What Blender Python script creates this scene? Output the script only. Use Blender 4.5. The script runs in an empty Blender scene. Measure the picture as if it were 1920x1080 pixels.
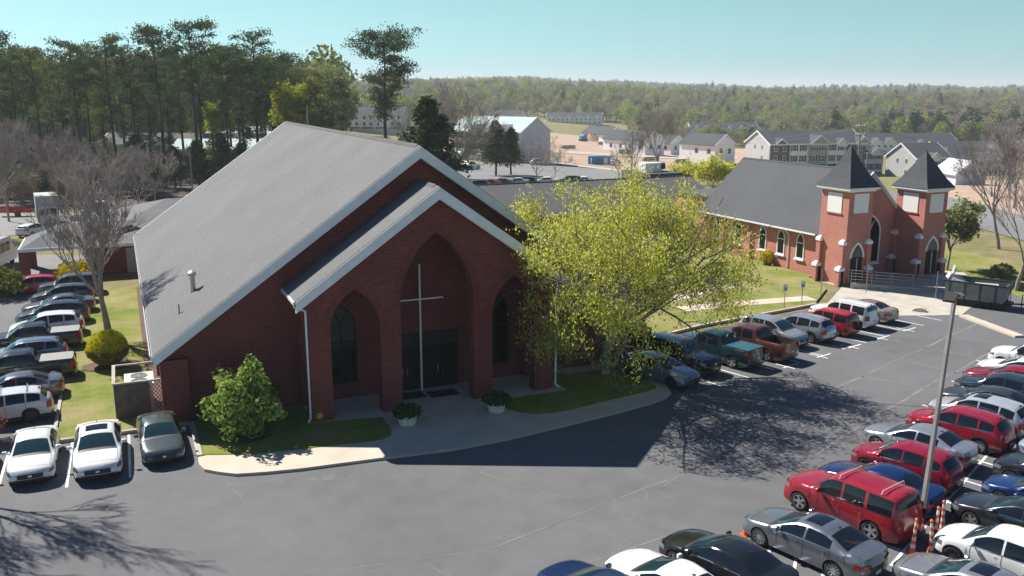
import bpy, math, random
import numpy as np
from mathutils import Vector, Matrix
R = math.radians
C = bpy.context.scene.collection
S = bpy.context.scene
rng = np.random.default_rng(7)
random.seed(11)

# ---------------------------------------------------------------- camera, sky, sun
YAW, PITCH, FPX, CH = 0.41, 0.216, 1680.0, 16.0
cam = bpy.data.cameras.new('camera'); co = bpy.data.objects.new('camera', cam); C.objects.link(co)
co.location = (0, 0, CH); co.rotation_euler = (math.pi/2 - PITCH, 0, -YAW)
cam.sensor_width = 36; cam.lens = FPX/1920*36; cam.clip_start = .1; cam.clip_end = 30000
S.camera = co
AZ = R(152); EL = R(45)                         # shadows fall towards azimuth 152 deg (from +Y, clockwise)
sl = bpy.data.lights.new('sun', 'SUN'); sl.energy = 5.0; sl.angle = R(.5); sl.color = (1, .95, .87)
so = bpy.data.objects.new('sun', sl); C.objects.link(so)
sd = Vector((math.sin(AZ)*math.cos(EL), math.cos(AZ)*math.cos(EL), -math.sin(EL)))
so.rotation_euler = sd.to_track_quat('-Z', 'Y').to_euler()
W = bpy.data.worlds.new('World'); S.world = W; W.use_nodes = True
nt = W.node_tree; bg = nt.nodes['Background']
sky = nt.nodes.new('ShaderNodeTexSky'); sky.sky_type = 'NISHITA'; sky.sun_disc = False
sky.sun_elevation = EL; sky.sun_rotation = AZ + math.pi; sky.air_density = 1.2; sky.dust_density = .4; sky.ozone_density = 1.3
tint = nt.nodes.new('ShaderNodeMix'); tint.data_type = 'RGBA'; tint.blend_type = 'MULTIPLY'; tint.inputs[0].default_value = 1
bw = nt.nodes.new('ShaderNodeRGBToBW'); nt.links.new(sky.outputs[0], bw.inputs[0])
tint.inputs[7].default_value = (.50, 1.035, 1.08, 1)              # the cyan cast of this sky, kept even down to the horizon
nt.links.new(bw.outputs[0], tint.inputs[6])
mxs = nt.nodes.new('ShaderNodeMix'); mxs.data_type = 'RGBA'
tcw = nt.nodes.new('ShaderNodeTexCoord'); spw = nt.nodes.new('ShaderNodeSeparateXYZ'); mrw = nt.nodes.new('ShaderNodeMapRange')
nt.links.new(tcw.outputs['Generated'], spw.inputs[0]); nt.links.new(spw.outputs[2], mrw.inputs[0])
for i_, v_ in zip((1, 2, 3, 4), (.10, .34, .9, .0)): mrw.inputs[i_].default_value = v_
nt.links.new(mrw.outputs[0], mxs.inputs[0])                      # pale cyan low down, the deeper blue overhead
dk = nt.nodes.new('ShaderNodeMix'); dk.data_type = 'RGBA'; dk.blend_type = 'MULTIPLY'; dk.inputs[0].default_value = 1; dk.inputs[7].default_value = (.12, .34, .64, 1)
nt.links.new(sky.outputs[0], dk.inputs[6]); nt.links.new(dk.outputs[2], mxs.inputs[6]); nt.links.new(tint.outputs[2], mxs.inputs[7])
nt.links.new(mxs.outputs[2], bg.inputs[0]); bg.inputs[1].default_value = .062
S.view_settings.view_transform = 'Standard'; S.view_settings.look = 'None'; S.view_settings.gamma = 1
S.view_settings.exposure = .75
S.cycles.max_bounces = 6; S.cycles.transparent_max_bounces = 8

# ---------------------------------------------------------------- helpers
fwd = Vector((math.sin(YAW), math.cos(YAW), 0)); rgt = Vector((math.cos(YAW), -math.sin(YAW), 0))
def at(px, D):
    "world x, y of a bearing (as a column of the photo) at a forward distance D"
    v = fwd*D + rgt*(D*(px-960)/1680*1.0)
    return v.x, v.y
def smooth(t):
    t = np.clip(t, 0, 1); return t*t*(3-2*t)
def terr(x, y):
    x = np.asarray(x, float); y = np.asarray(y, float)
    D = x*fwd.x + y*fwd.y; T = x*rgt.x + y*rgt.y
    r = T/np.maximum(D, 1)
    m = smooth((r+.23)/.11)*(.35+.65*smooth((r+.05)/.3))
    z = -8*smooth((D-125)/165)*m
    z = z - 7*smooth((D-300)/260)*m
    z = z + (17*smooth((D-600)/450) + (25-23*smooth(r/.55)-6*smooth((-r-.02)/.2))*smooth((D-1100)/2100))*smooth((r+.3)/.2) + (1-m)*6*smooth((D-500)/2800)
    lat = np.arctan(r)*2600; z = z + smooth((D-1400)/1600)*(4*np.sin(lat/170+.6)+3*np.sin(lat/83+2)+2*np.sin(lat/41))
    z = z + m*smooth((D-650)/600)*(3*np.sin(x/310+1)+3*np.cos(y/260)+2*np.sin((x+y)/170))
    return np.where(D > 0, z, 0)
def tz(x, y): return float(terr(x, y))

MATS = {}
def newmat(name):
    m = bpy.data.materials.new(name); m.use_nodes = True
    return m, m.node_tree, m.node_tree.nodes['Principled BSDF']
def mat(name, col, rough=.6, metal=0, noise=0, nscale=3, bump=0, bscale=20, coat=0, spec=.5, col2=None, trans=0, emit=0):
    if name in MATS: return MATS[name]
    m, t, b = newmat(name); N = t.nodes; Lk = t.links
    b.inputs['Base Color'].default_value = (*col, 1); b.inputs['Roughness'].default_value = rough
    b.inputs['Metallic'].default_value = metal; b.inputs['Coat Weight'].default_value = coat; b.inputs['Coat Roughness'].default_value = .05
    b.inputs['Specular IOR Level'].default_value = spec
    if noise or col2:
        tc = N.new('ShaderNodeTexCoord'); no = N.new('ShaderNodeTexNoise'); no.inputs['Scale'].default_value = nscale; no.inputs['Detail'].default_value = 6
        Lk.new(tc.outputs['Object'], no.inputs['Vector'])
        rp = N.new('ShaderNodeValToRGB'); rp.color_ramp.elements[0].position = .3; rp.color_ramp.elements[1].position = .7
        c2 = col2 if col2 else [min(1, c*(1+noise)) for c in col]
        rp.color_ramp.elements[0].color = (*[c*(1-noise) for c in col], 1); rp.color_ramp.elements[1].color = (*c2, 1)
        Lk.new(no.outputs[0], rp.inputs[0]); Lk.new(rp.outputs[0], b.inputs['Base Color'])
    if bump:
        tc = N.new('ShaderNodeTexCoord'); n2 = N.new('ShaderNodeTexNoise'); n2.inputs['Scale'].default_value = bscale; n2.inputs['Detail'].default_value = 5
        Lk.new(tc.outputs['Object'], n2.inputs['Vector'])
        bp = N.new('ShaderNodeBump'); bp.inputs['Strength'].default_value = bump; bp.inputs['Distance'].default_value = .05
        Lk.new(n2.outputs[0], bp.inputs['Height']); Lk.new(bp.outputs[0], b.inputs['Normal'])
    MATS[name] = m; return m
def mixcol(t, fac, a, b, blend='MIX'):
    n = t.nodes.new('ShaderNodeMix'); n.data_type = 'RGBA'; n.blend_type = blend
    for s, v in ((0, fac), (6, a), (7, b)):
        if hasattr(v, 'links'): t.links.new(v, n.inputs[s])
        elif s == 0: n.inputs[0].default_value = v
        else: n.inputs[s].default_value = (*v, 1)
    return n.outputs[2]
def noise(t, vec, scale, detail=5, rough=.55):
    n = t.nodes.new('ShaderNodeTexNoise'); n.inputs['Scale'].default_value = scale; n.inputs['Detail'].default_value = detail; n.inputs['Roughness'].default_value = rough
    if vec is not None: t.links.new(vec, n.inputs['Vector'])
    return n.outputs[0]
def ramp(t, val, p0, p1, c0=(0,0,0), c1=(1,1,1)):
    n = t.nodes.new('ShaderNodeValToRGB'); e = n.color_ramp.elements
    e[0].position = p0; e[1].position = p1; e[0].color = (*c0, 1); e[1].color = (*c1, 1)
    t.links.new(val, n.inputs[0]); return n.outputs[0]
def posn(t):
    return t.nodes.new('ShaderNodeNewGeometry').outputs['Position']
def bumpn(t, b, h, s, d=.03):
    n = t.nodes.new('ShaderNodeBump'); n.inputs['Strength'].default_value = s; n.inputs['Distance'].default_value = d
    t.links.new(h, n.inputs['Height']); t.links.new(n.outputs[0], b.inputs['Normal'])
def wallvec(t):
    "vertical-wall coordinates: along the wall, up"
    g = t.nodes.new('ShaderNodeNewGeometry'); sp = t.nodes.new('ShaderNodeSeparateXYZ'); sn = t.nodes.new('ShaderNodeSeparateXYZ')
    t.links.new(g.outputs['Position'], sp.inputs[0]); t.links.new(g.outputs['True Normal'], sn.inputs[0])
    ax = t.nodes.new('ShaderNodeMath'); ax.operation = 'ABSOLUTE'; t.links.new(sn.outputs[0], ax.inputs[0])
    gt = t.nodes.new('ShaderNodeMath'); gt.operation = 'GREATER_THAN'; gt.inputs[1].default_value = .7; t.links.new(ax.outputs[0], gt.inputs[0])
    mx = t.nodes.new('ShaderNodeMix'); t.links.new(gt.outputs[0], mx.inputs[0]); t.links.new(sp.outputs[0], mx.inputs[2]); t.links.new(sp.outputs[1], mx.inputs[3])
    cb = t.nodes.new('ShaderNodeCombineXYZ'); t.links.new(mx.outputs[0], cb.inputs[0]); t.links.new(sp.outputs[2], cb.inputs[1])
    return cb.outputs[0]
def brick(name, c1, c2, mort, var=.25, bw=.26, bh=.1, ms=.012):
    m, t, b = newmat(name); v = wallvec(t)
    n = t.nodes.new('ShaderNodeTexBrick'); t.links.new(v, n.inputs['Vector'])
    n.inputs['Color1'].default_value = (*c1, 1); n.inputs['Color2'].default_value = (*c2, 1); n.inputs['Mortar'].default_value = (*mort, 1)
    n.inputs['Scale'].default_value = 1; n.inputs['Brick Width'].default_value = bw; n.inputs['Row Height'].default_value = bh; n.inputs['Mortar Size'].default_value = ms; n.inputs['Mortar Smooth'].default_value = .3
    p = posn(t)
    f = ramp(t, noise(t, p, .5, 6), .3, .75, (1-var,)*3, (1+var*.8,)*3)
    t.links.new(mixcol(t, 1., n.outputs[0], f, 'MULTIPLY'), b.inputs['Base Color'])
    b.inputs['Roughness'].default_value = .85; bumpn(t, b, n.outputs[1], -.35, .01)
    MATS[name] = m; return m
def shingle(name, c, var=.12, row=.16, rough=.9):
    m, t, b = newmat(name); p = posn(t)
    mp = t.nodes.new('ShaderNodeMapping'); mp.inputs['Scale'].default_value = (1, 1, 1.6); t.links.new(p, mp.inputs[0])
    v = t.nodes.new('ShaderNodeTexVoronoi'); v.inputs['Scale'].default_value = 5; t.links.new(mp.outputs[0], v.inputs['Vector'])
    f1 = ramp(t, v.outputs['Color'], .0, 1., (1-var,)*3, (1+var,)*3)
    f2 = ramp(t, noise(t, p, .22, 6), .3, .7, (.9,)*3, (1.08,)*3)
    f3 = ramp(t, noise(t, p, 40, 2), .3, .7, (.9,)*3, (1.1,)*3)
    sp = t.nodes.new('ShaderNodeSeparateXYZ'); t.links.new(p, sp.inputs[0])
    mo = t.nodes.new('ShaderNodeMath'); mo.operation = 'FRACT'; mm = t.nodes.new('ShaderNodeMath'); mm.operation = 'MULTIPLY'; mm.inputs[1].default_value = 1/row
    t.links.new(sp.outputs[2], mm.inputs[0]); t.links.new(mm.outputs[0], mo.inputs[0])
    f4 = ramp(t, mo.outputs[0], 0, .18, (.86,)*3, (1,)*3)
    x = mixcol(t, 1., c, f1, 'MULTIPLY'); x = mixcol(t, 1., x, f2, 'MULTIPLY'); x = mixcol(t, 1., x, f3, 'MULTIPLY'); x = mixcol(t, 1., x, f4, 'MULTIPLY')
    t.links.new(x, b.inputs['Base Color']); b.inputs['Roughness'].default_value = rough; b.inputs['Specular IOR Level'].default_value = .3
    MATS[name] = m; return m
def foliage(name, cols, trans=.35, nscale=.5, var=.35):
    "leaf material: colour differs per leaf and per clump, some light passes through"
    m = bpy.data.materials.new(name); m.use_nodes = True; t = m.node_tree; t.nodes.clear()
    out = t.nodes.new('ShaderNodeOutputMaterial'); g = t.nodes.new('ShaderNodeNewGeometry')
    rp = t.nodes.new('ShaderNodeValToRGB'); e = rp.color_ramp.elements
    while len(e) < len(cols): e.new(.5)
    for i, c in enumerate(cols): e[i].position = i/(len(cols)-1); e[i].color = (*c, 1)
    t.links.new(g.outputs['Random Per Island'], rp.inputs[0])
    tc = t.nodes.new('ShaderNodeTexCoord')
    f = ramp(t, noise(t, tc.outputs['Object'], nscale, 3), .32, .68, (1-var,)*3, (1+var,)*3)
    c = mixcol(t, 1., rp.outputs[0], f, 'MULTIPLY')
    d = t.nodes.new('ShaderNodeBsdfDiffuse'); tr = t.nodes.new('ShaderNodeBsdfTranslucent')
    t.links.new(c, d.inputs[0]); t.links.new(c, tr.inputs[0])
    mx = t.nodes.new('ShaderNodeMixShader'); mx.inputs[0].default_value = trans
    t.links.new(d.outputs[0], mx.inputs[1]); t.links.new(tr.outputs[0], mx.inputs[2]); t.links.new(mx.outputs[0], out.inputs[0])
    MATS[name] = m; return m

class MB:
    def __init__(s): s.v = []; s.f = []; s.m = []; s.mi = 0
    def add(s, vs, fs):
        o = len(s.v); s.v += [tuple(v) for v in vs]
        for f in fs: s.f.append(tuple(o+i for i in f)); s.m.append(s.mi)
    def box(s, c, d, rz=0, tilt=None):
        M = Matrix.Rotation(rz, 3, 'Z')
        if tilt: M = M @ Matrix.Rotation(tilt[1], 3, tilt[0])
        vs = [Vector(c) + M @ Vector((x*d[0]/2, y*d[1]/2, z*d[2]/2)) for z in (-1, 1) for x, y in ((-1,-1),(1,-1),(1,1),(-1,1))]
        s.add(vs, [(3,2,1,0),(4,5,6,7),(0,1,5,4),(1,2,6,5),(2,3,7,6),(3,0,4,7)])
    def b2(s, x0, x1, y0, y1, z0, z1): s.box(((x0+x1)/2, (y0+y1)/2, (z0+z1)/2), (x1-x0, y1-y0, z1-z0))
    def poly(s, pts): s.add(pts, [tuple(range(len(pts)))])
    def prism(s, pts, a, b, axis='z', bottom=True):
        "extrude a 2-D outline: axis z -> (x,y), axis y -> (x,z), axis x -> (y,z)"
        def P(p, q): return {'z': (p[0], p[1], q), 'y': (p[0], q, p[1]), 'x': (q, p[0], p[1])}[axis]
        n = len(pts); vs = [P(p, a) for p in pts] + [P(p, b) for p in pts]
        ar = sum(pts[i][0]*pts[(i+1)%n][1]-pts[(i+1)%n][0]*pts[i][1] for i in range(n))
        fs = [tuple(range(n, 2*n))] + ([tuple(range(n-1, -1, -1))] if bottom else []) + [(i, (i+1)%n, n+(i+1)%n, n+i) for i in range(n)]
        flip = (ar < 0) != (axis == 'y')
        if flip: fs = [f[::-1] for f in fs]
        s.add(vs, fs)
    def tube(s, pts, r, n=6, cap=True):
        pts = [Vector(p) for p in pts]; rs = r if isinstance(r, (list, tuple)) else [r]*len(pts); vs = []
        for i, p in enumerate(pts):
            d = (pts[min(i+1, len(pts)-1)] - pts[max(i-1, 0)]); d = d.normalized() if d.length > 1e-9 else Vector((0,0,1))
            a = d.orthogonal().normalized() if i == 0 else (a - d*a.dot(d)).normalized()
            b = d.cross(a)
            vs += [p + (a*math.cos(6.28319*k/n) + b*math.sin(6.28319*k/n))*rs[i] for k in range(n)]
        fs = [(i*n+k, i*n+(k+1)%n, (i+1)*n+(k+1)%n, (i+1)*n+k) for i in range(len(pts)-1) for k in range(n)]
        if cap: fs += [tuple(range(n-1, -1, -1)), tuple(range((len(pts)-1)*n, len(pts)*n))]
        s.add(vs, fs)
    def lathe(s, c, prof, n=16, axis='z'):
        vs = []
        for r, h in prof:
            for k in range(n):
                a = 6.28319*k/n; u, w = r*math.cos(a), r*math.sin(a)
                q = {'z': (u, w, h), 'y': (u, h, -w), 'x': (h, u, w)}[axis]; vs.append((c[0]+q[0], c[1]+q[1], c[2]+q[2]))
        fs = [(i*n+k, i*n+(k+1)%n, (i+1)*n+(k+1)%n, (i+1)*n+k) for i in range(len(prof)-1) for k in range(n)]
        s.add(vs, fs)
    def build(s, name, mats, parent=None, smooth=False, loc=None):
        me = bpy.data.meshes.new(name); me.from_pydata(s.v, [], s.f)
        for m in (mats if isinstance(mats, (list, tuple)) else [mats]): me.materials.append(MATS[m] if isinstance(m, str) else m)
        if any(s.m): me.polygons.foreach_set('material_index', s.m)
        if smooth:
            me.polygons.foreach_set('use_smooth', [True]*len(me.polygons)); me.set_sharp_from_angle(angle=R(smooth if smooth is not True else 35))
        me.update()
        return link(name, me, parent, loc)
def link(name, me, parent=None, loc=None, rz=None):
    o = bpy.data.objects.new(name, me); C.objects.link(o)
    if parent is not None: o.parent = parent
    if loc is not None: o.location = loc
    if rz is not None: o.rotation_euler.z = rz
    return o
def tag(o, label=None, cat=None, group=None, kind=None):
    if label: o['label'] = label
    if cat: o['category'] = cat
    if group: o['group'] = group
    if kind: o['kind'] = kind
    return o
def empty(name, loc=(0,0,0), rz=0, label=None, cat=None, group=None):
    o = bpy.data.objects.new(name, None); C.objects.link(o); o.location = loc; o.rotation_euler.z = rz; o.empty_display_size = .3
    return tag(o, label, cat, group)
def tree_children(o): return [c for c in C.objects if c.parent == o]
def struct(o): o['kind'] = 'structure'; return o
def npmesh(name, V, F, mats, mi=None, smooth=False):
    "fast mesh from numpy: F is (n,3) or (n,4)"
    me = bpy.data.meshes.new(name); k = F.shape[1]
    me.vertices.add(len(V)); me.vertices.foreach_set('co', V.astype(np.float32).ravel())
    me.loops.add(F.size); me.loops.foreach_set('vertex_index', F.astype(np.int32).ravel())
    me.polygons.add(len(F)); me.polygons.foreach_set('loop_start', np.arange(0, F.size, k, dtype=np.int32))
    for m in (mats if isinstance(mats, (list, tuple)) else [mats]): me.materials.append(MATS[m] if isinstance(m, str) else m)
    if mi is not None: me.polygons.foreach_set('material_index', mi.astype(np.int32))
    if smooth: me.polygons.foreach_set('use_smooth', np.ones(len(F), bool))
    me.update(calc_edges=True); return me
def cards(P, size, N=None, aspect=1.6, flat=0., droop=None):
    "small leaf-sized quads at points P with random orientation; returns V, F"
    n = len(P); size = np.broadcast_to(size, (n,))[:, None]
    a = rng.normal(size=(n, 3)); 
    if droop is not None: a = a*.45 + np.array([0, 0, -1])*droop
    a /= np.linalg.norm(a, axis=1)[:, None]
    b = rng.normal(size=(n, 3)); b -= a*(a*b).sum(1)[:, None]; b /= np.linalg.norm(b, axis=1)[:, None]
    if flat: 
        a[:, 2] *= (1-flat); b[:, 2] *= (1-flat)
    u = a*size*aspect*.5; w = b*size*.5
    V = np.stack([P-u, P+w*.9, P+u, P-w*.9], 1).reshape(-1, 3)
    return V, np.arange(4*n).reshape(n, 4)

# ---------------------------------------------------------------- materials
def asphalt(name, base, var, warm=(1, .99, .97)):
    m, t, b = newmat(name); p = posn(t)
    f = ramp(t, noise(t, p, .09, 7, .6), .3, .72, tuple(base*(1-var)*w for w in warm), tuple(base*(1+var)*w for w in warm))
    f2 = ramp(t, noise(t, p, .8, 6, .6), .25, .75, (.88,)*3, (1.1,)*3)
    g = ramp(t, noise(t, p, 35, 2), .3, .7, (.85,)*3, (1.16,)*3)
    st = ramp(t, noise(t, p, .33, 3, .4), .66, .8, (1,)*3, (.78,)*3)
    x = mixcol(t, 1., f, f2, 'MULTIPLY'); x = mixcol(t, 1., x, g, 'MULTIPLY'); x = mixcol(t, 1., x, st, 'MULTIPLY')
    v = t.nodes.new('ShaderNodeTexVoronoi'); v.feature = 'DISTANCE_TO_EDGE'; v.inputs['Scale'].default_value = .13
    dn = t.nodes.new('ShaderNodeTexNoise'); dn.inputs['Scale'].default_value = .7; dn.inputs['Detail'].default_value = 6; t.links.new(p, dn.inputs['Vector'])
    ad = t.nodes.new('ShaderNodeMix'); ad.data_type = 'RGBA'; ad.blend_type = 'ADD'; ad.inputs[0].default_value = 2.4; t.links.new(p, ad.inputs[6]); t.links.new(dn.outputs['Color'], ad.inputs[7])
    ad.clamp_factor = False; t.links.new(ad.outputs[2], v.inputs['Vector'])
    cr = ramp(t, v.outputs['Distance'], .0, .0065, (1,)*3, (0,)*3)
    cm = ramp(t, noise(t, p, .16, 3), .5, .62)
    cf = mixcol(t, 1., cr, cm, 'MULTIPLY')
    x = mixcol(t, cf, x, (base*1.3, base*1.28, base*1.24))
    t.links.new(x, b.inputs['Base Color']); b.inputs['Roughness'].default_value = .88; bumpn(t, b, noise(t, p, 60, 3), .25, .01)
    b.inputs['Specular IOR Level'].default_value = .35
    MATS[name] = m
asphalt('asphalt', .134, .15, (.985, .995, 1.025))
asphalt('old_asphalt', .21, .15)
def grassmat(name, a, b_, c, dry=.5):
    m, t, b = newmat(name); p = posn(t)
    x = mixcol(t, ramp(t, noise(t, p, 1.1, 6, .6), .35, .65), a, b_)
    x = mixcol(t, ramp(t, noise(t, p, .28, 5, .6), dry-.08, dry+.16), x, c)
    x = mixcol(t, 1., x, ramp(t, noise(t, p, 22, 3), .25, .75, (.6,)*3, (1.35,)*3), 'MULTIPLY')
    t.links.new(x, b.inputs['Base Color']); b.inputs['Roughness'].default_value = .95; b.inputs['Specular IOR Level'].default_value = .1
    bumpn(t, b, noise(t, p, 30, 4), .8, .06); MATS[name] = m
grassmat('grass', (.15, .20, .035), (.23, .26, .055), (.33, .29, .13), .48)
grassmat('lawn', (.14, .21, .03), (.22, .27, .045), (.30, .27, .10), .52)
grassmat('meadow', (.16, .17, .06), (.24, .22, .10), (.30, .24, .14), .5)
grassmat('dirt', (.42, .27, .185), (.50, .36, .27), (.47, .38, .30), .5)
mat('concrete', (.46, .42, .355), .9, noise=.13, nscale=.9, bump=.2, bscale=30)
mat('walk_concrete', (.54, .465, .37), .9, noise=.1, nscale=.7, bump=.15, bscale=30)
mat('kerb_concrete', (.42, .39, .34), .9, noise=.2, nscale=2)
mat('paint_white', (.72, .72, .70), .7, noise=.18, nscale=3)
mat('seam', (.185, .185, .18), .9, noise=.25, nscale=.6)
mat('mulch', (.13, .075, .05), .95, noise=.5, nscale=6, bump=1, bscale=14)
brick('brick_red', (.235, .034, .030), (.15, .023, .021), (.23, .105, .085), .22, .32, .12, .018)
brick('brick_arch', (.19, .030, .027), (.15, .024, .022), (.21, .10, .08), .15, .11, .34)
brick('brick_pink', (.54, .20, .155), (.46, .155, .12), (.46, .26, .21), .1)
shingle('roof_grey', (.146, .147, .150), .08)
shingle('roof_slate', (.088, .092, .10), .08)
shingle('roof_low', (.11, .107, .11))
shingle('roof_spire', (.07, .075, .085))
shingle('roof_dark', (.075, .08, .09))
shingle('roof_white', (.50, .60, .58))
mat('trim', (.82, .84, .86), .5, noise=.06, nscale=2)
mat('trim_pipe', (.82, .82, .80), .4)
mat('fascia_mid', (.50, .50, .48), .6)
mat('black', (.012, .012, .013), .6)
mat('plastic', (.028, .028, .03), .55)
mat('glass', (.008, .012, .018), .03, spec=.5)
mat('glass_teal', (.012, .035, .045), .03, spec=.55)
mat('glass_dark', (.005, .006, .008), .12, spec=.35)
mat('glass_win', (.05, .065, .08), .15, spec=.8)
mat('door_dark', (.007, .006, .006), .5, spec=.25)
mat('tyre', (.018, .018, .018), .85)
mat('rim', (.55, .56, .58), .28, metal=.85)
mat('rim_dark', (.06, .06, .065), .35, metal=.6)
mat('chrome', (.72, .73, .75), .15, metal=1)
mat('lamp_clear', (.20, .22, .25), .22, metal=.4)
mat('lamp_red', (.42, .012, .015), .15, coat=.6)
mat('plate', (.7, .7, .68), .5)
mat('steel', (.30, .30, .30), .5, metal=.5, noise=.1)
mat('pole_grey', (.27, .255, .24), .6, noise=.15, nscale=1.5)
mat('galv', (.45, .47, .48), .45, metal=.6)
mat('orange', (.85, .14, .03), .5)
mat('white_band', (.80, .78, .75), .5)
mat('wood_dark', (.115, .10, .085), .9, noise=.35, nscale=2)
mat('wood_pale', (.36, .33, .28), .85, noise=.2, nscale=3)
mat('ac_beige', (.62, .60, .54), .5, noise=.05)
mat('pot', (.66, .63, .56), .8, noise=.1, nscale=5)
mat('bark', (.12, .10, .085), .95, noise=.4, nscale=2.5, bump=.6, bscale=8)
mat('bark_dark', (.055, .045, .04), .95, noise=.4, nscale=2)
mat('bark_grey', (.30, .26, .235), .95, noise=.25, nscale=2)
mat('bark_pink', (.30, .255, .24), .95, noise=.25, nscale=2)
mat('bark_pale', (.36, .33, .29), .95, noise=.4, nscale=1.4, bump=.5, bscale=6)
foliage('leaf_big', [(.36, .41, .05), (.52, .56, .07), (.58, .55, .10), (.66, .66, .18), (.46, .52, .07)], .52, .55, .28)
foliage('leaf_magnolia', [(.12, .19, .04), (.22, .32, .06), (.34, .44, .10), (.52, .55, .20)], .3, 1.2, .3)
foliage('leaf_yellow', [(.62, .58, .015), (.72, .64, .02), (.50, .52, .02)], .2, 2, .2)
foliage('leaf_hedge', [(.16, .14, .05), (.27, .24, .06), (.40, .38, .06)], .1, 3, .3)
foliage('leaf_forsythia', [(.75, .58, .01), (.62, .50, .01), (.45, .40, .02)], .2, 2, .15)
foliage('leaf_rust', [(.30, .12, .07), (.42, .20, .12), (.22, .09, .06)], .15, 2, .3)
foliage('leaf_dark', [(.02, .045, .012), (.04, .075, .02), (.065, .10, .025)], .15, 1.2, .35)
foliage('leaf_pine', [(.05, .09, .036), (.08, .125, .045), (.13, .17, .065)], .25, .35, .3)
foliage('leaf_pine_warm', [(.12, .15, .04), (.17, .19, .055), (.22, .22, .08)], .35, .35, .3)
foliage('leaf_cedar', [(.03, .06, .022), (.055, .09, .03), (.10, .13, .04)], .12, .5, .4)
foliage('leaf_willow', [(.34, .38, .03), (.44, .46, .04), (.30, .30, .06)], .35, .4, .3)
foliage('leaf_pot', [(.025, .07, .018), (.05, .12, .03), (.08, .16, .04)], .2, 3, .3)
foliage('leaf_olive', [(.20, .23, .09), (.28, .31, .12), (.36, .38, .17)], .35, .8, .3)
foliage('twig_haze', [(.30, .22, .20), (.36, .28, .25), (.24, .17, .16)], .1, .5, .2)
foliage('leaf_shrub', [(.08, .11, .02), (.17, .19, .03), (.28, .27, .05)], .2, 1.5, .35)

# ---------------------------------------------------------------- ground
def terrain():
    rad = np.concatenate([[0], np.linspace(20, 1500, 110), np.geomspace(1550, 9000, 40)])
    ang = np.linspace(0, 2*math.pi, 361)[:-1]
    RR, A = np.meshgrid(rad[1:], ang, indexing='ij')
    X = RR*np.sin(A); Y = RR*np.cos(A)
    V = np.stack([X.ravel(), Y.ravel(), terr(X, Y).ravel()-.03], 1); V = np.vstack([V, [[0, 0, -.03]]])
    na = len(ang); nr = len(rad)-1; c = len(V)-1
    i, j = np.meshgrid(np.arange(nr-1), np.arange(na), indexing='ij'); j2 = (j+1) % na
    F = np.stack([i*na+j, i*na+j2, (i+1)*na+j2, (i+1)*na+j], -1).reshape(-1, 4)[:, ::-1]
    me = npmesh('ground', V, F, 'meadow', smooth=True)
    o = struct(link('ground', me))
    mb = MB(); mb.add([V[k] for k in range(na)] + [V[c]], [(k, na, (k+1) % na) for k in range(na)])
    return o, mb
g, mb = terrain(); struct(mb.build('ground_centre', 'meadow'))
def sheet(name, pts, m, z=.004, sub=0):
    mb = MB(); mb.poly([(x, y, z) for x, y in pts]); o = struct(mb.build(name, m))
    if o.data.polygons[0].normal.z < 0: o.data.flip_normals()
    return o
def drape(name, outline, m, dz=.08, n=24):
    "quad-shaped sheet following the terrain; outline: four (x, y) corners"
    a, b, c, d = [np.array(p, float) for p in outline]; V = []
    for i in range(n+1):
        for j in range(n+1):
            u, v = i/n, j/n; p = (a*(1-u)+b*u)*(1-v) + (d*(1-u)+c*u)*v; V.append((p[0], p[1], tz(*p)+dz))
    V = np.array(V); F = np.array([(i*(n+1)+j, (i+1)*(n+1)+j, (i+1)*(n+1)+j+1, i*(n+1)+j+1) for i in range(n) for j in range(n)])
    me = npmesh(name, V, F, m, smooth=True); o = struct(link(name, me))
    if me.polygons[0].normal.z < 0: me.flip_normals()
    return o
sheet('parking_lot', [(-12,-20),(75,-20),(69,40),(66,48),(54,56),(48.5,51.5),(30.8,48.2),(26.5,46),(1,46),(-3.9,46),(-3.9,84),(-12,84)], 'asphalt')
sheet('side_lot', [(-60,20),(-12,20),(-12,84),(-3,84),(-2,96),(-60,135)], 'old_asphalt', .003)
sheet('rear_lane', [(-60,120),(20,112),(20,126),(-60,150)], 'old_asphalt', .002)
def slab(name, pts, m, z1=.13, z0=-.02, bev=None):
    mb = MB(); mb.prism(pts, z0, z1, bottom=False); return struct(mb.build(name, m))
def fillet(pts, k=4):
    return pts
# lawns and walks round the church
slab('side_lawn', [(-3.8,44.5),(1.75,44.5),(1.75,47),(1.15,47),(1.15,79.5),(-3.9,79.5),(-3.9,60)], 'grass', .12)
FL = [(2.3,44.4),(2.3,39.9),(4.5,39.05),(7.3,38.75),(9.5,38.46),(10.2,38.5),(10.65,38.85),(10.9,39.6),(10.9,41.35),(7.6,41.95),(7.6,45.05),(2.3,45.05)]
slab('front_lawn', FL, 'lawn', .15)
SW = [(2.05,39.75),(2.05,38.9),(2.2,38.3),(2.75,37.75),(3.4,37.25),(4.6,36.95),(6,36.72),(8.9,36.5),(10.84,36.33),(12.8,36.15),(15.5,36.3),(18.55,36.75),(21.8,37.3),(24.4,37.85),(25.6,38.3),(26.3,38.9),(26.6,39.7),(26.65,41.5),(27.6,44.2),(27.6,45.1),(7.0,45.3),(7.0,41),(2.3,39.8)]
slab('sidewalk', SW, 'walk_concrete', .125)
slab('tree_lawn', [(17.0,41.35),(17.0,40.6),(17.15,39.9),(17.5,39.2),(18.1,38.7),(19.0,38.48),(20,38.52),(22.9,39.1),(25.2,39.45),(25.9,39.7),(26.1,40.3),(26.1,41.5),(26.9,43.6),(21.3,44),(21.3,41.35)], 'lawn', .15)
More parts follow.
